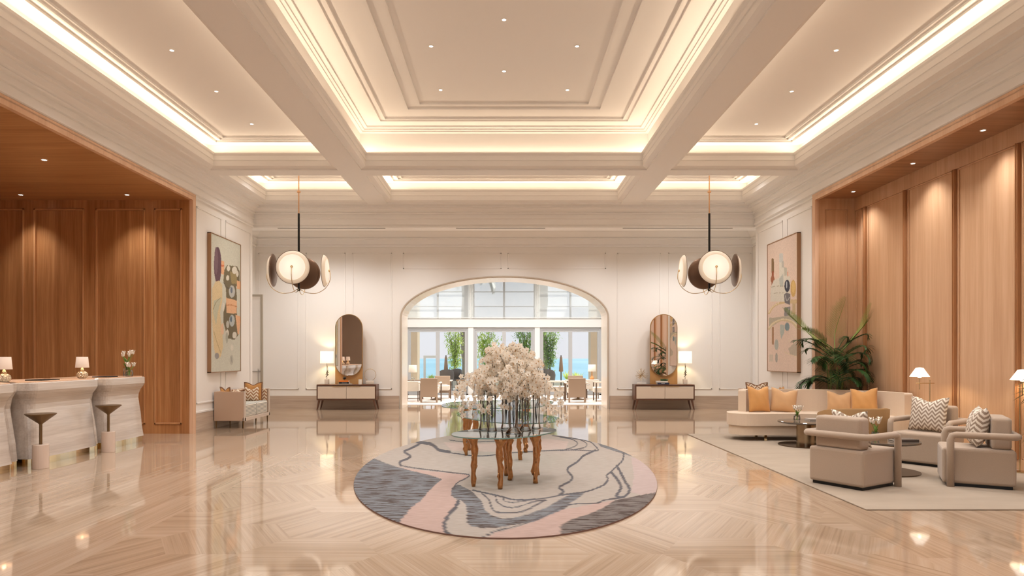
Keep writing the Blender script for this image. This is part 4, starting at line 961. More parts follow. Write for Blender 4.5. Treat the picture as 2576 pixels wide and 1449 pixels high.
def mirror(x, label):
    t = thing('oval_mirror', label, 'mirror', (x, 17.46, .647)); R = .345; zb = R+.20; zt = 1.785-R
    def stad(r, n=24): return [(r*math.cos(a), zt+r*math.sin(a)) for a in [PI*k/n for k in range(n+1)]]+[(r*math.cos(a), zb+r*math.sin(a)) for a in [PI+PI*k/n for k in range(n+1)]]
    def ext(bm, pts, y0, y1):
        a = [bm.verts.new((x_, y0, z_)) for x_, z_ in pts]; b = [bm.verts.new((x_, y1, z_)) for x_, z_ in pts]; n = len(pts)
        bm.faces.new(a); bm.faces.new(b[::-1])
        for i in range(n): bm.faces.new((a[i], a[(i+1) % n], b[(i+1) % n], b[i]))
    bm = NB(); bm2 = [(R+.005, .0), (R+.005, zt)]+[((R+.005)*math.cos(a), zt+(R+.005)*math.sin(a)) for a in [PI*k/24 for k in range(25)]]+[(-R-.005, 0)]
    ext(bm, bm2, .0, .03); obj('backing_board', bm, OAKB, t)
    bm = NB(); pts = stad(R); a = [bm.verts.new((x_, -.028, z_)) for x_, z_ in pts]; b = [bm.verts.new((x_, -.0005, z_)) for x_, z_ in pts]; c = [bm.verts.new((x_*(R-.012)/R, -.028, (z_-(zt if z_ > zt else zb if z_ < zb else z_))*(R-.012)/R+(zt if z_ > zt else zb if z_ < zb else z_))) for x_, z_ in pts]
    n = len(pts)
    for i in range(n): j = (i+1) % n; bm.faces.new((a[i], a[j], b[j], b[i])); bm.faces.new((a[i], c[i], c[j], a[j]))
    obj('frame', bm, BRASS, t)
    # slightly domed mirror glass
    bm = NB(); ringsn = 8; rows = []
    for k in range(ringsn+1):
        q = 1-k/ringsn; rows.append([bm.verts.new((x_*q*.965, -.02-.0*(1-q*q), (zt+zb)/2+(z_-(zt+zb)/2)*q*.985)) for x_, z_ in pts]) if q > 0 else None
    for a, b in zip(rows, rows[1:]):
        for i in range(n): bm.faces.new((a[i], a[(i+1) % n], b[(i+1) % n], b[i]))
    bm.faces.new(rows[-1]); obj('glass', bm, MIRR, t)
mirror(-3.97, 'tall pill shaped mirror on a golden oak board, left of the arch'); mirror(4.085, 'tall pill shaped mirror on a golden oak board, right of the arch')
ALAB = mat('alabaster block', (.72, .64, .54), .3)
def console_lamp(x, label):
    t = thing('table_lamp', label, 'table lamp', (x, 17.42, .645), 0, 'lit lamps on the consoles')
    bm = NB(); box(bm, (-.05, -.05, 0), (.05, .05, .13), bev=.006); obj('base', bm, ALAB, t)
    bm = NB(); tube(bm, [(0, 0, .13), (0, 0, .56)], .006, 8); 
    for a, z in ((.5, .2), (-.5, .26), (.9, .3)): tube(bm, [(-.04*math.cos(a), 0, z-.02), (.04*math.cos(a), .0, z+.05)], [.004, .012], 6)
    tube(bm, smooth_curve([(0, 0, .2), (.022, 0, .36), (.0, 0, .5)], 5), .006, 6); obj('stem', bm, DBRASS, t)
    bm = NB(); lathe(bm, [(.172, .535), (.165, .84), (.162, .84), (.169, .535)], 36); obj('lamp_shade', bm, LSH, t, smooth=True)
    light('lamp_bulb', 'POINT', (0, 0, .68), 14, (1, .80, .50), shadow_soft_size=.05, parent=t)
console_lamp(-4.52, 'lit table lamp with white drum shade on the left console'); console_lamp(4.62, 'lit table lamp with white drum shade on the right console')
def hbook(name_, x, z, w, d, h, col, label, par='books on the consoles', y=17.30, mark=None, rz=0):
    t = thing('book', label, 'book', (x, y, z), rz, par)
    bm = NB(); box(bm, (-w/2, -d/2, 0), (w/2, d/2, .004)); box(bm, (-w/2, -d/2, h-.004), (w/2, d/2, h)); box(bm, (-w/2, -d/2, 0), (w/2, -d/2+.004, h)); obj('cover', bm, mat(name_, col, .5), t)
    bm = NB(); box(bm, (-w/2+.004, -d/2+.004, .004), (w/2-.004, d/2-.004, h-.004)); obj('pages', bm, mat('paper '+name_, (.8, .76, .68), .8), t)
    if mark:
        bm = NB()
        for k in range(mark): box(bm, (-.05+k*.018, -d/2-.0008, h*.35), (-.05+k*.018+.011, -d/2, h*.65))
        obj('spine_lettering', bm, mat('spine print '+name_, (.75, .75, .74), .5), t)
hbook('pale base book', -4.03, .646, .34, .16, .018, (.72, .66, .56), 'pale flat book at the bottom of the left console stack')
hbook('black book cover', -4.04, .665, .25, .15, .04, (.03, .03, .035), 'black book in the middle of the left console stack', mark=7)
hbook('orange book cover', -4.05, .706, .24, .15, .04, (.75, .20, .03), 'bright orange book on top of the left console stack')
hbook('navy book cover', 4.02, .646, .30, .16, .045, (.02, .03, .07), 'navy book at the bottom of the right console stack', mark=5)
hbook('white book cover', 3.995, .692, .28, .15, .042, (.78, .74, .68), 'white book on top of the right console stack')
bm = NB(); rnd = random.Random(2)
for k in range(46):
    d = Vector((rnd.gauss(0, 1), rnd.gauss(0, 1), rnd.gauss(0, 1))).normalized(); tube(bm, [d*.02, d*.06], [.006, .001], 5)
bmesh.ops.create_icosphere(bm, subdivisions=2, radius=.035); tag(obj('spiky_ornament', bm, BLACK, loc=(-4.04, 17.30, .806)), 'black spiky ball ornament on top of the orange book', 'ornament')
bm = NB(); lathe(bm, [(0, 0), (.045, 0), (.045, .125), (.04, .125), (.04, .11), (0, .11)], 24); tag(obj('candle_jar', bm, mat('white ceramic', (.78, .73, .66), .3), loc=(-3.65, 17.32, .646)), 'white candle jar standing at the right end of the left console', 'candle')
t = thing('ring_sculpture', 'thin gold open ring on a pale block, right end of the left console', 'sculpture', (-3.42, 17.42, .646))
bm = NB(); tube(bm, [(.15*math.cos(a), 0, .24+.15*math.sin(a)) for a in [math.radians(-65+310*k/40) for k in range(41)]], .005, 8); obj('ring', bm, BRASS, t)
bm = NB(); box(bm, (-.10, -.04, 0), (.10, .04, .085), bev=.01); obj('base', bm, ALAB, t)
t = thing('sunburst_sculpture', 'gold wire sunburst on a white book, left end of the right console', 'sculpture', (3.50, 17.36, .646))
bm = NB(); rnd = random.Random(5)
for k in range(90):
    d = Vector((rnd.gauss(0, 1), rnd.gauss(0, .8), rnd.gauss(0, 1))).normalized(); tube(bm, [Vector((0, 0, .23))+d*.01, Vector((0, 0, .23))+d*rnd.uniform(.13, .19)], .0022, 4)
obj('rays', bm, BRASS, t)
bm = NB(); box(bm, (-.11, -.07, 0), (.11, .07, .04), bev=.004); tube(bm, [(0, 0, .04), (0, 0, .23)], .008, 6); obj('base', bm, mat('white marble base', (.78, .74, .68), .4), t)
bm = NB(); rnd = random.Random(9)
for k in range(60):
    a = rnd.uniform(0, 2*PI); x = rnd.uniform(-.08, .08); leaf_blade(bm, (x, 0, .0), (math.cos(a)*.6, math.sin(a)*.6, .9), rnd.uniform(.05, .09), .03, droop=.2)
tag(obj('succulent_cluster', bm, mat('succulent green', (.06, .12, .04), .5), loc=(4.06, 17.30, .735)), 'small dark green succulents on the white book before the right mirror', 'plant')
# ---------------------------------------------------------------- pendants
OPAL = shade_mat('opal glass disc', (.82, .76, .68), (1, .90, .78), .38)
OPAL2 = shade_mat('opal glass rim', (.78, .68, .56), (1, .84, .64), .22)
DISCB = mat('bronze disc back', (.17, .10, .065), .35, metal=.6)
def pendant(x, s, label):
    t = thing('disc_pendant', label, 'pendant lamp', (x, 13.4, 3.04), 0, 'pendants with four glass discs')
    bm = NB(); lathe(bm, [(0, 1.56), (.035, 1.56), (.035, 1.53), (.012, 1.52), (.012, 1.10), (0, 1.10)], 16); lathe(bm, [(0, 2.03), (.06, 2.03), (.06, 2.0), (.011, 1.99), (.011, 1.55), (0, 1.55)], 16); obj('brass_rod', bm, mat('copper rod', (.62, .36, .20), .3, metal=.9), t)
    bm = NB(); lathe(bm, [(0, 1.12), (.021, 1.12), (.021, -.36), (.03, -.37), (.03, -.40), (0, -.41)], 16); obj('rod', bm, BLACK, t)
    for k in range(4):
        a = math.radians(s*4+90*k)   # 0 = towards the camera
        d = Vector((math.sin(a), -math.cos(a), 0)); R_ = Matrix.Rotation(math.atan2(d.y, d.x)-0, 4, 'Z') @ Matrix.Rotation(PI/2, 4, 'Y')
        c = d*.49; M = Matrix.Translation(c) @ R_
        bm = NB(); lathe(bm, [(0, .085), (.10, .080), (.20, .062), (.240, .050)], 48)
        bm.transform(M); o = obj('glass_disc', bm, OPAL, t, smooth=True)
        bm = NB(); lathe(bm, [(.240, .050), (.243, .060), (.25, .060), (.29, .030), (.315, .0), (.312, -.006)], 48); bm.transform(M); obj('disc_rim', bm, OPAL2, o, smooth=True)
        bm = NB(); lathe(bm, [(0, -.03), (.12, -.026), (.25, -.014), (.318, -.004), (.322, .003), (.315, .004)], 48); bm.transform(M); obj('disc_back', bm, DISCB, o, smooth=True)
        bm = NB(); lathe(bm, [(0, .115), (.02, .113), (.024, .10), (.02, .08), (0, .08)], 16); bm.transform(M); obj('boss', bm, BRASS, o, smooth=True)
        bm = NB(); tube(bm, smooth_curve([(d.x*.02, d.y*.02, -.36), (d.x*.14, d.y*.14, -.43), (d.x*.34, d.y*.34, -.445), (d.x*.52, d.y*.52, -.34), (d.x*.61, d.y*.61, -.16), (d.x*.598, d.y*.598, 0)], 6), .0065, 7); obj('arm', bm, BRASS, t, smooth=True)
        light('disc_glow', 'POINT', tuple(d*.80+Vector((0, 0, 0))), 2.5, (1, .86, .7), shadow_soft_size=.28, parent=t)
pendant(-4.03, 1, 'brass pendant with four round glass discs, on the left by the tall painting')
pendant(4.03, -1, 'brass pendant with four round glass discs, on the right before the right console')
# ---------------------------------------------------------------- lounge tables, lamps, small things
def drum(x, y, label, R1=.40, R2_=.405):
    t = thing('drum_table', label, 'coffee table', (x, y, .0125), 0, 'bronze drum tables of the lounge')
    bm = NB(); lathe(bm, [(0, 0), (R1, 0), (R1, .012), (0, .014)], 48); obj('base', bm, mat('dark bronze plate', (.12, .08, .05), .12, metal=.9), t)
    bm = NB(); lathe(bm, [(.14, .012), (.14, .34)], 40); obj('column', bm, mat('satin bronze', (.33, .25, .16), .2, metal=.95), t, smooth=True)
    bm = NB(); lathe(bm, [(0, .34), (R2_-.01, .34), (R2_, .345), (R2_, .362), (R2_-.004, .366), (0, .366)], 48); obj('tabletop', bm, mat('dark smoked top', (.11, .085, .065), .1, spec=.7), t)
drum(4.56, 10.30, 'bronze drum coffee table in front of the curved sofa'); drum(4.42, 7.93, 'bronze drum coffee table between the armchairs', .37, .37)
bouquet('lily_vase', 'small glass vase of white lilies on the drum table by the sofa', (4.42, 10.30, .38), .20, .10, 5, (.05, .085), 12, .028)
bouquet('lily_vase', 'small glass vase of white lilies on the drum table between the armchairs', (4.34, 7.98, .38), .22, .07, 4, (.045, .09), 12, .03)
hbook('grey album cover', 4.76, .379, .26, .2, .025, (.45, .40, .36), 'pale grey flat book on the drum table by the sofa', 'books on the drum tables', y=10.42)
hbook('brown album cover', 4.60, .379, .24, .2, .025, (.10, .075, .06), 'dark book on the drum table between the armchairs', 'books on the drum tables', y=7.86)
FSH = shade_mat('white cone shade', (.88, .85, .78), (1, .92, .78), .75)
def floor_lamp(x, y, label, dx=-.14):
    t = thing('floor_lamp', label, 'floor lamp', (x, y, .0125), 0, 'swing arm floor lamps with cone shades')
    bm = NB(); lathe(bm, [(0, 0), (.085, 0), (.085, .012), (.012, .018), (0, .018)], 28); obj('base', bm, BRASS, t)
    bm = NB(); tube(bm, [(0, 0, .015), (0, 0, 1.02)], .007, 8); obj('pole', bm, BRASS, t)
    bm = NB(); tube(bm, [(dx-.05, 0, .975), (.06, 0, .975)], .006, 8); tube(bm, [(dx, 0, .89), (dx, 0, 1.14)], .006, 8); obj('arm', bm, BRASS, t)
    bm = NB(); lathe(bm, [(.122, 1.065), (.045, 1.185), (.0, 1.19)], 36, (dx, 0, 0)); obj('lamp_shade', bm, FSH, t, smooth=True)
    bm = NB(); lathe(bm, [(0, 1.045), (.022, 1.05), (.026, 1.08), (0, 1.08)], 16, (dx, 0, 0)); obj('bulb', bm, shade_mat('bulb', (1, 1, 1), (1, .85, .6), 2), t, smooth=True)
    light('lamp_bulb', 'POINT', (dx, 0, 1.115), 11, (1, .78, .48), shadow_soft_size=.025, parent=t)
floor_lamp(5.79, 9.28, 'slim brass swing arm floor lamp with white cone shade against the wood wall')
floor_lamp(5.97, 7.9, 'brass floor lamp whose white cone shade is cut by the right edge', dx=.03)
# ---------------------------------------------------------------- glass tables with cast branch legs
TGL = thin_glass('table glass', (.955, .98, .972), refl=.9)
TEDGE = mat('glass edge green', (.17, .30, .27), .1, spec=.8)
GOLDC = mat('cast copper gold', (.50, .24, .095), .28, metal=.9, bump=1.0, bscale=45, noise=.35, scale=40)
def branch_leg(bm, x, y, zt, rnd):
    n = 12; pts = []; rr = []
    for k in range(n+1):
        f = k/n; pts.append((x+.008*math.sin(f*7+x*9)+.005*rnd.uniform(-1, 1), y+.008*math.cos(f*6+y*5), zt*f)); rr.append(.023+.016*f+.005*math.sin(f*21+x*4)+(.035*max(0, f-.86)/.14))
    tube(bm, pts, rr, 10)
    for k in range(5):
        f = rnd.uniform(.15, .9); a = rnd.uniform(0, 2*PI); p = Vector(pts[int(f*n)])
        tube(bm, [p+Vector((.02*math.cos(a), .02*math.sin(a), -.04)), p+Vector((.034*math.cos(a), .034*math.sin(a), 0)), p+Vector((.02*math.cos(a), .02*math.sin(a), .05))], [.006, .012, .006], 6)
def glass_table(label, zt, outline, legs):
    cx = sum(p[0] for p in outline)/len(outline); cy = sum(p[1] for p in outline)/len(outline); zr = .0165
    t = thing('glass_table', label, 'glass table', (cx, cy, zr), 0, 'glass tables on gold branch legs')
    pts = [(p.x-cx, p.y-cy) for p in smooth_curve([(a, b, 0) for a, b in outline], 8, closed=True)]
    if sum(pts[i-1][0]*pts[i][1]-pts[i][0]*pts[i-1][1] for i in range(len(pts))) < 0: pts = pts[::-1]
    bm = NB(); a = [bm.verts.new((x, y, zt)) for x, y in pts]; bm.faces.new(a); b = [bm.verts.new((x, y, zt-.012)) for x, y in pts]; bm.faces.new(b[::-1])
    tp = obj('tabletop', bm, TGL, t)
    bm = NB(); n = len(pts); ip = inset(pts, .003)
    a = [bm.verts.new((x, y, zt)) for x, y in pts]; b = [bm.verts.new((x, y, zt-.012)) for x, y in pts]
    for i in range(n): bm.faces.new((a[i], a[(i+1) % n], b[(i+1) % n], b[i]))
    obj('rim', bm, TEDGE, tp)
    rnd = random.Random(int(cy*100))
    for x, y in legs:
        bm = NB(); branch_leg(bm, x-cx, y-cy, zt-.0125, rnd); obj('leg', bm, GOLDC, t, smooth=True)
glass_table('nearest of the three organic glass tables, carrying the tall vases', .525, [(-.53, 7.02), (-.36, 6.82), (.0, 6.77), (.30, 6.98), (.53, 7.35), (.57, 7.62), (.40, 7.84), (-.0, 7.80), (-.35, 7.6), (-.53, 7.3)], [(-.308, 7.0), (-.04, 6.87), (.33, 7.18), (.06, 7.36), (.02, 7.65), (.38, 7.70)])
glass_table('middle organic glass table behind the vases', .540, [(-.66, 9.5), (-.55, 9.0), (-.15, 8.3), (.25, 8.12), (.62, 8.35), (.70, 8.9), (.45, 9.5), (.2, 10.0), (-.3, 10.15), (-.6, 9.9)], [(-.52, 9.2), (-.50, 9.72), (.2, 8.8), (.30, 9.5), (-.40, 9.45)])
glass_table('farthest organic glass table, widest of the three', .555, [(-1.0, 10.9), (-.8, 10.4), (-.2, 10.3), (.3, 10.25), (.65, 10.9), (.85, 11.8), (.5, 12.2), (-.3, 12.1), (-.9, 11.6)], [(-.6, 10.7), (.35, 10.6), (.4, 11.7), (-.5, 11.6)])
VG = thin_glass('vase glass', (.97, .985, .98), refl=3.0)
vases = [(-.13, 7.35, .42, .048), (.02, 7.62, .46, .05), (.10, 7.15, .40, .055), (.23, 7.42, .36, .045), (-.22, 7.50, .44, .05), (.17, 7.68, .42, .05), (.36, 7.62, .38, .045)]
VL = ['leftmost tall glass cylinder vase on the nearest table', 'tall glass vase at the back middle of the nearest table', 'glass vase with flared foot nearest to the camera', 'slim glass vase with bell foot, right of the middle', 'tall glass vase at the back left of the nearest table', 'tall glass vase at the back right of the nearest table', 'rightmost slim glass vase on the nearest table']
for (x, y, h, r_), lb in zip(vases, VL):
    bm = NB(); fr_ = 1.55 if 'foot' in lb else 1.15
    lathe(bm, [(0, .004), (r_*fr_, .004), (r_*fr_, .012), (r_*.9, .06), (r_*.82, .12), (r_*.9, h*.8), (r_, h), (r_*.95, h)], 28)
    tag(obj('glass_vase', bm, VG, loc=(x, y, .5425), smooth=True), lb, 'vase', 'vases of the orchid display')
# orchid sprays
def leafmat(name, c0, c1):
    m, t, b = NT(name); out = t.nodes['Material Output']; tcn = N(t, 'TexCoord'); nz = N(t, 'TexNoise'); nz.inputs['Scale'].default_value = 6; L(t, tcn.outputs['Object'], nz.inputs['Vector'])
    c = ramp(t, nz.outputs['Fac'], [(.35, c0), (.65, c1)]); L(t, c, b.inputs['Base Color']); tl = N(t, 'BsdfTranslucent'); L(t, c, tl.inputs[0])
    mx = N(t, 'MixShader'); mx.inputs[0].default_value = .5; L(t, b.outputs[0], mx.inputs[1]); L(t, tl.outputs[0], mx.inputs[2]); L(t, mx.outputs[0], out.inputs[0]); return m
leafmat0 = leafmat
OPET = leafmat0('orchid petal', (.86, .78, .66), (.93, .87, .77)); OLIP = mat('orchid lip', (.72, .45, .22), .6); OSTEM = mat('dark orchid stem', (.05, .045, .035), .5)
def blossom_mesh():
    bm = NB()
    for k in range(5):
        a = PI/2+2*PI*k/5; wide = .036 if k in (1, 4) else .026; ln = .040
        d = Vector((math.cos(a), 0, math.sin(a))); s = Vector((-math.sin(a), 0, math.cos(a)))
        p = [Vector((0, .002, 0)), d*ln*.5+s*wide/2+Vector((0, -.006, 0)), d*ln+Vector((0, .006, 0)), d*ln*.5-s*wide/2+Vector((0, -.006, 0)), d*ln*.55+Vector((0, -.001, 0))]
        v = [bm.verts.new(q) for q in p]; bm.faces.new((v[0], v[1], v[4])); bm.faces.new((v[1], v[2], v[4])); bm.faces.new((v[2], v[3], v[4])); bm.faces.new((v[3], v[0], v[4]))
    me0 = [bm.verts.new(q) for q in ((0, -.016, .004), (.007, -.012, -.008), (0, -.018, -.014), (-.007, -.012, -.008), (0, -.002, 0))]
    for i in range(4): bm.faces.new((me0[i], me0[(i+1) % 4], me0[4])).material_index = 1
    me = bpy.data.meshes.new('blossom'); bm.to_mesh(me); bm.free(); me.materials.append(OPET); me.materials.append(OLIP)
    for p in me.polygons: p.use_smooth = True
    return me
BLM = blossom_mesh()
rnd = random.Random(11)
NS = 44
for k in range(NS):
    vx, vy, vh, vr = vases[k % 7]
    a = 2*PI*((k*.618) % 1)+rnd.uniform(-.2, .2); ring_ = (k // 7)
    reach = (.16, .30, .44, .52, .22, .42)[ring_ % 6]*rnd.uniform(.85, 1.12); 
    ex = .04+reach*math.cos(a)*1.08; ey = 7.55+reach*math.sin(a)*.95
    zt = 1.46-.62*(reach/.56)**2*.62+rnd.uniform(-.05, .04)
    drop = rnd.uniform(.12, .34)+reach*.22
    ex = max(-.50, min(.58, ex))
    q1 = Vector((vx, vy, .60)); q2 = Vector((vx, vy, .5425+vh)); m_ = Vector(((vx+ex)/2, (vy+ey)/2, zt-.03)); e1 = Vector((ex, ey, zt-.06)); e2 = Vector((ex+.05*math.cos(a), ey+.05*math.sin(a), zt-.06-drop))
    base = Vector((vx, vy, .5425+.06)); path = smooth_curve([q1, q2*.5+q1*.5+Vector((rnd.uniform(-.015, .015), 0, 0)), q2, m_, e1, e2], 7)
    hi_ = 'high' if reach < .25 else 'middle height' if reach < .40 else 'low outer'
    sd = 'left' if ex < -.1 else 'right' if ex > .2 else 'middle'
    t = thing('orchid_spray', f'blush white orchid spray in the {sd} of the flower display, arching at {hi_} level', 'orchid', tuple(base), 0, f'orchid sprays in the {sd} of the display, {hi_}')
    bm = NB(); tube(bm, [p-base for p in path], [.003 if i < 15 else .0022 for i in range(len(path))], 5); obj('stem', bm, OSTEM, t)
    n0 = len(path); nb = rnd.randint(23, 27)
    for j in range(nb):
        f = .40+.6*j/(nb-1); i = min(n0-2, int(f*(n0-1))); p = path[i].lerp(path[i+1], f*(n0-1)-i)-base
        b = bpy.data.objects.new('blossom', BLM); C.objects.link(b); b.parent = t
        sa = rnd.uniform(-1.2, 1.2)+(a+PI/2)*.0; off = Vector((rnd.uniform(-.055, .055), rnd.uniform(-.06, .045), rnd.uniform(-.05, .035)))
        b.location = p+off; b.rotation_euler = (rnd.uniform(-.5, .4), rnd.uniform(-.5, .5), math.atan2(off.x, -off.y)*.5+rnd.uniform(-.7, .7)+(.9*math.sin(a-PI/2+PI/2) if False else 0)); sc_ = rnd.uniform(.85, 1.15); b.scale = (sc_,)*3
# ---------------------------------------------------------------- palms
def frond(bm, L_, arch_, az, lift, rnd, nl=26, w=.022, mi=0, ll=.30, drp=.3):
    d = Vector((math.cos(az), math.sin(az), 0)); pts = []
    for k in range(13):
        f = k/12; r_ = L_*(math.sin(f*arch_)/arch_ if arch_ > .01 else f); z = L_*(lift*f-(.42*arch_)*f*f); pts.append(d*r_*math.cos(lift*.3)+Vector((0, 0, z)))
    tube(bm, pts, [.008*(1-.8*k/12) for k in range(13)], 5, mi)
    for k in range(nl):
        f = .18+.8*k/nl; i = min(11, int(f*12)); p = pts[i].lerp(pts[i+1], f*12-i); tn = (pts[i+1]-pts[i]).normalized(); sd = tn.cross(Vector((0, 0, 1))); sd = sd.normalized() if sd.length > .05 else Vector((-d.y, d.x, 0))
        l = ll*(math.sin(PI*(f*.8+.14)))*rnd.uniform(.85, 1.1)
        for s_ in (-1, 1): leaf_blade(bm, p, tn*.62+sd*s_*.72+Vector((0, 0, .14)), l, w, droop=drp, n=3, mi=mi)
def palm(loc, label, H_, specs, seed, trunkr=.03, pot=(.20, .36), lim=(.45, .28)):
    t = thing('areca_palm', label, 'potted palm', loc, 0); rnd = random.Random(seed)
    bm = NB(); lathe(bm, [(0, 0), (pot[0]*.8, 0), (pot[0], pot[1]*.9), (pot[0], pot[1]), (pot[0]*.9, pot[1]), (pot[0]*.88, pot[1]-.04), (0, pot[1]-.04)], 28); obj('pot', bm, mat('planter', (.30, .22, .15), .5), t, smooth=False)
    bases = []
    for k in range(7):
        a = 2*PI*k/7; b0 = Vector((.07*math.cos(a), .07*math.sin(a), pot[1]-.05)); b1 = Vector((.13*math.cos(a), .13*math.sin(a), H_*rnd.uniform(.42, .62))); bases.append(b1)
        bm = NB(); tube(bm, smooth_curve([b0, (b0+b1)/2, b1], 3), [.016, .015, .014, .013, .012, .011, .010], 7); obj('stem', bm, mat('palm cane', (.22, .24, .06), .5), t)
    for (L_, ar, az, lift, z, young) in specs:
        bm = NB(); frond(bm, L_, ar, az, lift, rnd, mi=0, ll=.27 if not young else .34, nl=34 if not young else 34, w=.013 if not young else .0095, drp=.3 if not young else .06)
        bx_, by_ = .06*math.cos(az), .06*math.sin(az)
        for v in bm.verts:
            wx, wy, wz = v.co.x+bx_, v.co.y+by_, v.co.z+z
            if wx > lim[0]*.5: v.co.x = lim[0]*(.5+.5*math.tanh((wx/lim[0]-.5)*2))-bx_
            if lim[1] and wy > lim[1]*.5: v.co.y = lim[1]*(.5+.5*math.tanh((wy/lim[1]-.5)*2))-by_
            if lim[1] and wz < .84 and wy < -.08: v.co.y = -.08-by_

        o = obj('frond', bm, LEAFY if young else LEAFD, t); o.location = (bx_, by_, z)
rp = random.Random(4); sp_ = []
for k in range(14): sp_.append((rp.uniform(.72, .95), rp.uniform(1.3, 1.8), PI+.5+k*.47+rp.uniform(-.2, .2), rp.uniform(.55, 1.0), rp.uniform(1.2, 1.5), False))
for k in range(18): sp_.append((rp.uniform(.6, .85), rp.uniform(1.3, 2.0), .2+k*.35, rp.uniform(.4, .8), rp.uniform(.85, 1.25), False))
sp_ += [(.75, 1.9, PI+.15, .55, .72, False), (.72, 1.9, PI-.2, .5, .95, False), (.78, 1.8, -.2, .6, .9, False)]
sp_ += [(.85, 1.6, -.9, .6, 1.3, False), (.9, 1.5, -1.1, .5, 1.05, False), (.8, 1.7, -.7, .7, 1.0, False)]
sp_ += [(.95, .35, 1.2, 1.15, 1.45, True), (.85, .5, -.4, 1.2, 1.4, True), (.9, .35, 2.6, 1.1, 1.35, True), (.7, .9, PI+.2, .9, 1.45, True), (.85, 1.3, PI-.15, .85, 1.35, False)]
palm((5.66, 11.66, 0), 'tall bushy areca palm in the corner behind the curved sofa', 2.2, sp_, 3)
sp2 = [(rp.uniform(.75, .95), rp.uniform(1.4, 1.9), PI/2+k*.62, rp.uniform(.45, .9), rp.uniform(.6, .95), False) for k in range(11)]+[(.85, 1.7, PI+.0, .7, .85, False), (.85, 1.9, PI-.1, .3, .75, False)]
palm((5.78, 6.68, .013), 'areca palm mostly beyond the right edge, fronds hanging into the picture', 1.5, sp2, 8, pot=(.17, .34), lim=(.29, 0))
# ---------------------------------------------------------------- door leaf in the passage
t = thing('passage_door', 'white panelled door leaf with metal frame standing open in the left passage', 'door', (-6.14, 16.5, 0))
bm = NB(); box(bm, (-.28, -.02, .01), (.26, .02, 2.80)); obj('leaf', bm, WALLS, t)
bm = NB(); box(bm, (.26, -.03, .01), (.31, .03, 2.85)); box(bm, (-.30, -.03, 2.80), (.26, .03, 2.85)); obj('frame', bm, mat('nickel frame', (.42, .37, .30), .3, metal=.7), t)
bm = NB(); box(bm, (-.28, -.045, .98), (.26, -.02, 1.0)); tube(bm, [(.215, -.06, .66), (.215, -.06, 1.06)], .009, 8); tube(bm, [(.215, -.06, .7), (.215, -.02, .7)], .006, 6); tube(bm, [(.215, -.06, 1.02), (.215, -.02, 1.02)], .006, 6); obj('handle', bm, mat('steel handle', (.4, .37, .33), .3, metal=.8), t)
# ---------------------------------------------------------------- sea room furniture
bm = NB(); box(bm, (-4.6, 19.0, 0), (4.6, 23.6, .012)); tag(obj('sea_room_rug', bm, mat('blush flat rug', (.66, .56, .50), .9, noise=.04, scale=3)), 'pale blush rug covering the floor beyond the arch', 'rug')
TWILL = mat('taupe leather', (.36, .265, .19), .6); LEGW = mat('dark timber leg', (.12, .075, .045), .45); PALEC = mat('pale seat fabric', (.68, .62, .53), .8)
def lounge_chair(label, x, y, rz, m=TWILL, m2=PALEC, sc_=1.0, grp='low armchairs beyond the arch'):
    """open armchair, back towards local -Y"""
    t = thing('low_armchair', label, 'armchair', (x, y, .012), rz, grp)
    bm = NB(); box(bm, (-.25, -.30, .16), (.25, -.24, .71), bev=.012); obj('backrest', bm, m, t)
    bm = NB(); box(bm, (-.25, -.24, .26), (.25, .28, .42), bev=.03, seg=3); obj('seat', bm, m2, t)
    for q in (-1, 1):
        bm = NB(); box(bm, (q*.305-.03, -.30, .55), (q*.305+.03, .26, .585), bev=.008); box(bm, (min(q*.25, q*.31), -.29, .545), (max(q*.25, q*.31), -.25, .585)); obj('armrest', bm, m2, t)
        bm = NB(); box(bm, (q*.305-.018, .22, 0), (q*.305+.018, .255, .55)); obj('leg', bm, LEGW, t)
        bm = NB(); box(bm, (q*.225-.025, -.295, 0), (q*.225+.025, -.245, .17)); obj('leg', bm, m, t)
    return t
lounge_chair('taupe leather armchair with its back to the lobby, left side beyond the arch', -2.18, 20.1, 0)
lounge_chair('taupe leather armchair with its back to the lobby, right side beyond the arch', 2.12, 20.1, 0)
lounge_chair('armchair facing the lobby behind the left taupe chair', -2.0, 21.9, PI)
lounge_chair('armchair turned sideways behind the right taupe chair', 1.65, 21.2, -PI/2)
lounge_chair('armchair facing the lobby behind the right taupe chair', 2.35, 22.2, PI)
BRF = mat('brown lounge fabric', (.20, .125, .08), .8)
lounge_chair('brown armchair close to the left jamb of the arch, facing right', -2.85, 21.7, -PI/2+.2, BRF, BRF)
lounge_chair('dark armchair close to the right jamb of the arch, facing left', 2.98, 20.6, PI/2, BRF, PALEC)
def round_table(x, y, label):
    t = thing('low_table', label, 'table', (x, y, .012), 0, 'low round tables beyond the arch')
    bm = NB(); lathe(bm, [(0, .46), (.36, .46), (.36, .485), (0, .485)], 32); obj('tabletop', bm, mat('stone top', (.5, .45, .4), .2), t)
    bm = NB(); lathe(bm, [(.0, 0), (.18, 0), (.18, .02), (.04, .05), (.04, .46), (0, .46)], 24); obj('pedestal', bm, BRONZE, t)
round_table(-2.1, 21.05, 'low round table between the left pair of chairs beyond the arch'); round_table(2.3, 21.2, 'low round table between the right pair of chairs beyond the arch')
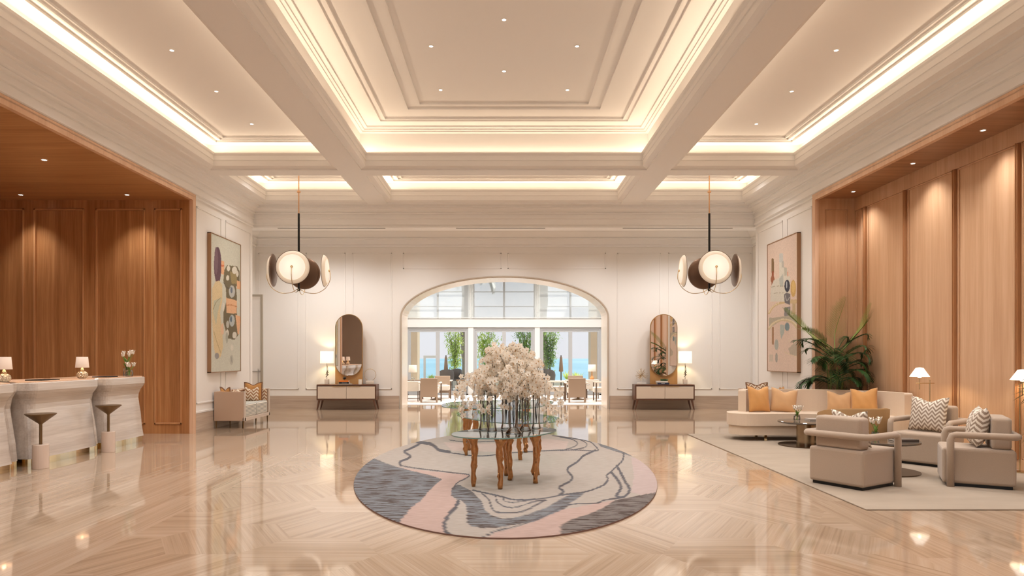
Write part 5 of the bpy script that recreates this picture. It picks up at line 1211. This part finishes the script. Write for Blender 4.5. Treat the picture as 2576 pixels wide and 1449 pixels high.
def side_lamp(x, y, label, m=None):
    t = thing('sideboard_table', label.replace('lamp', 'table under the lamp'), 'side table', (x, y, .012))
    bm = NB(); box(bm, (-.20, -.2, .30), (.20, .2, .60), bev=.01); obj('box', bm, PALEC, t)
    for a in (-1, 1):
        for b in (-1, 1):
            bm = NB(); box(bm, (a*.18-.012, b*.18-.012, 0), (a*.18+.012, b*.18+.012, .31)); obj('leg', bm, LEGW, t)
    t = thing('shaded_lamp', label, 'table lamp', (x, y, .614))
    bm = NB(); lathe(bm, [(0, 0), (.06, 0), (.07, .06), (.02, .12), (.012, .3), (0, .3)], 16); obj('base', bm, GLASSX if m is None else m, t)
    bm = NB(); lathe(bm, [(.13, .26), (.12, .48), (.118, .48), (.128, .26)], 28); obj('lamp_shade', bm, PALEC, t, smooth=True)
side_lamp(-2.75, 20.55, 'pale shaded lamp at the left jamb, seen through the arch')
side_lamp(2.82, 21.9, 'pale shaded lamp at the right jamb, seen through the arch', mat('orange ceramic', (.6, .26, .08), .4))
# ---------------------------------------------------------------- terrace: wicker chairs, shrubs, parasols, palms
WICK = mat('dark wicker', (.16, .13, .11), .7, noise=.3, scale=60)
def wicker(x, y, rz, label):
    t = thing('wicker_chair', label, 'chair', (x, y, 0), rz, 'wicker chairs on the terrace')
    bm = NB(); n = 18; rows = []
    for k in range(n+1):
        a = math.radians(-190+200*k/n); top = .86-.16*abs(2*k/n-1)**2; rows.append([bm.verts.new((.29*math.cos(a), .29*math.sin(a), .40)), bm.verts.new((.31*math.cos(a), .31*math.sin(a), .62)), bm.verts.new((.29*math.cos(a), .29*math.sin(a), top)), bm.verts.new((.26*math.cos(a), .26*math.sin(a), top-.01)), bm.verts.new((.26*math.cos(a), .26*math.sin(a), .40))])
    for a, b in zip(rows, rows[1:]):
        for i in range(4): bm.faces.new((a[i], b[i], b[i+1], a[i+1]))
    obj('backrest', bm, WICK, t)
    bm = NB(); lathe(bm, [(0, .38), (.26, .38), (.27, .44), (0, .45)], 24); obj('seat', bm, WICK, t)
    for q in (-1, 1):
        for r_ in (-1, 1): bm = NB(); tube(bm, [(q*.17, r_*.17, .39), (q*.22, r_*.22, 0)], .011, 6); obj('leg', bm, LEGW, t)
wicker(-2.25, 26.6, .2, 'dark wicker chair on the terrace, just left of the orchids'); wicker(-2.0, 27.6, 2.8, 'second dark wicker chair on the terrace, turned to the first')
wicker(1.75, 27.3, -.3, 'wicker chair on the terrace, right of the orchids')
t = thing('terrace_table', 'low terracotta coloured table on the terrace behind the orchids', 'table', (-1.35, 27.4, 0))
bm = NB(); box(bm, (-.55, -.4, .38), (.55, .4, .43), bev=.01); obj('tabletop', bm, mat('terracotta top', (.62, .36, .2), .6), t)
for a in (-1, 1):
    for b in (-1, 1): bm = NB(); box(bm, (a*.5-.02, b*.35-.02, 0), (a*.5+.02, b*.35+.02, .38)); obj('leg', bm, LEGW, t)
LG1 = leafmat('sunlit shrub leaf', (.50, .62, .10), (.85, .92, .32)); LG2 = leafmat('deep shrub leaf', (.30, .46, .10), (.48, .60, .20))  # sunlight put into LG1: leaf colour raised to look sunlit
def shrub(x, y, h, r_, m, label, n=900, seed=1, z0=.45):
    t = thing('terrace_shrub', label, 'shrub', (x, y, 0), 0, 'tall shrubs on the terrace'); rnd = random.Random(seed)
    bm = NB(); lathe(bm, [(0, 0), (.18, 0), (.24, .42), (.21, .42), (.2, .38), (0, .38)], 20); obj('pot', bm, mat('stone planter', (.6, .55, .46), .7), t)
    bm = NB()
    st = []
    for k in range(9):
        a = 2*PI*k/9; e_ = Vector((r_*.75*math.cos(a)*rnd.uniform(.4, 1), r_*.75*math.sin(a)*rnd.uniform(.4, 1), h*rnd.uniform(.75, 1))); st.append(e_); tube(bm, smooth_curve([(0, 0, .38), (e_.x*.3, e_.y*.3, h*.5), tuple(e_)], 4), .009, 5)
    obj('branches', bm, mat('twig', (.18, .13, .07), .8), t)
    bm = NB()
    for k in range(n):
        e_ = st[rnd.randrange(9)]; f = rnd.uniform(.28, 1.0); c = Vector((e_.x*f**1.5, e_.y*f**1.5, .38+(e_.z-.38)*f)); rr = r_*.30; p = c+Vector((rnd.gauss(0, rr*.7), rnd.gauss(0, rr*.7), rnd.gauss(0, rr*.8)))
        leaf_blade(bm, p, (rnd.uniform(-1, 1), rnd.uniform(-1, 1), rnd.uniform(-.4, 1)), rnd.uniform(.14, .22), .05, droop=.2, n=2)
    obj('foliage', bm, m, t)
shrub(-2.1, 29.3, 2.75, .50, LG1, 'slender yellow green shrub seen through the left door', 1300, 1)
shrub(-.75, 29.4, 2.70, .62, LG1, 'broad yellow green shrub seen through the middle door, left half', 1500, 2)
shrub(.95, 29.3, 2.72, .58, LG2, 'dark green shrub seen through the middle door, right half', 1500, 3)
shrub(1.95, 29.2, 2.75, .50, LG2, 'dark green shrub seen through the right door', 1300, 4)
def spiky(x, y, h, label, seed):
    t = thing('spiky_plant', label, 'plant', (x, y, 0), 0, 'low spiky plants on the terrace'); rnd = random.Random(seed)
    bm = NB(); lathe(bm, [(0, 0), (.15, 0), (.2, .3), (0, .3)], 18); obj('pot', bm, TERRW, t)
    bm = NB()
    for k in range(40): a = rnd.uniform(0, 2*PI); leaf_blade(bm, (0, 0, .28), (math.cos(a)*rnd.uniform(.2, .8), math.sin(a)*rnd.uniform(.2, .8), 1), h*rnd.uniform(.7, 1), .05, droop=.15)
    obj('leaves', bm, LG1, t)
spiky(-2.55, 29.8, .62, 'spiky green plant at the foot of the left shrub', 1); spiky(2.75, 29.7, .6, 'spiky green plant seen through the right door, nearer the post', 2); spiky(3.05, 28.7, .62, 'spiky variegated plant right of the sea view', 3); spiky(-3.1, 28.9, .45, 'low grassy plant beside the left post', 4)
def parasol(x, y, label):
    t = thing('closed_parasol', label, 'parasol', (x, y, 0), 0, 'closed parasols on the terrace')
    bm = NB(); lathe(bm, [(0, 0), (.2, 0), (.2, .05), (.025, .06), (.025, 1.4), (0, 1.4)], 16); obj('pole', bm, LEGW, t)
    bm = NB(); lathe(bm, [(.02, .72), (.09, .75), (.07, 1.05), (.05, 1.32), (0, 1.36)], 14); obj('canopy', bm, mat('folded canopy', (.40, .24, .14), .8), t, smooth=True)
parasol(-2.4, 28.2, 'closed brown parasol on the terrace seen through the left door'); parasol(2.33, 27.9, 'closed brown parasol on the terrace seen through the right door')
t = thing('white_gate_frame', 'white painted frame standing on the terrace against the sea, left door', 'frame', (-2.95, 27.8, 0))
bm = NB(); box(bm, (-.33, -.03, 0), (-.24, .03, 1.38)); box(bm, (.22, -.03, 0), (.31, .03, 1.38)); obj('post', bm, TERRW, t)
bm = NB(); box(bm, (-.33, -.035, 1.3), (.31, .035, 1.39)); obj('rail', bm, TERRW, t)
def date_palm(x, y, h, label, seed, hang=1.0):
    t = thing('date_palm', label, 'palm tree', (x, y, 0), 0, 'date palms outside the upper windows'); rnd = random.Random(seed)
    bm = NB(); tube(bm, [(.04*math.sin(k), 0, h*k/10) for k in range(11)], [.24+.02*(k % 2) for k in range(11)], 14); obj('trunk', bm, mat('palm bark', (.26, .20, .14), .9, noise=.3, scale=8), t)
    for k in range(14):
        bm = NB(); frond(bm, rnd.uniform(2.0, 2.5), rnd.uniform(1.5, 2.0), 2*PI*k/14, rnd.uniform(.3, .9), rnd, nl=30, w=.04, ll=.5); o = obj('frond', bm, LEAFD, t); o.location = (0, 0, h)
date_palm(-1.72, 31.3, 5.1, 'date palm whose fronds show through the left roller shades', 1); date_palm(1.75, 31.6, 5.6, 'date palm whose trunk shows through the right roller shades', 2)
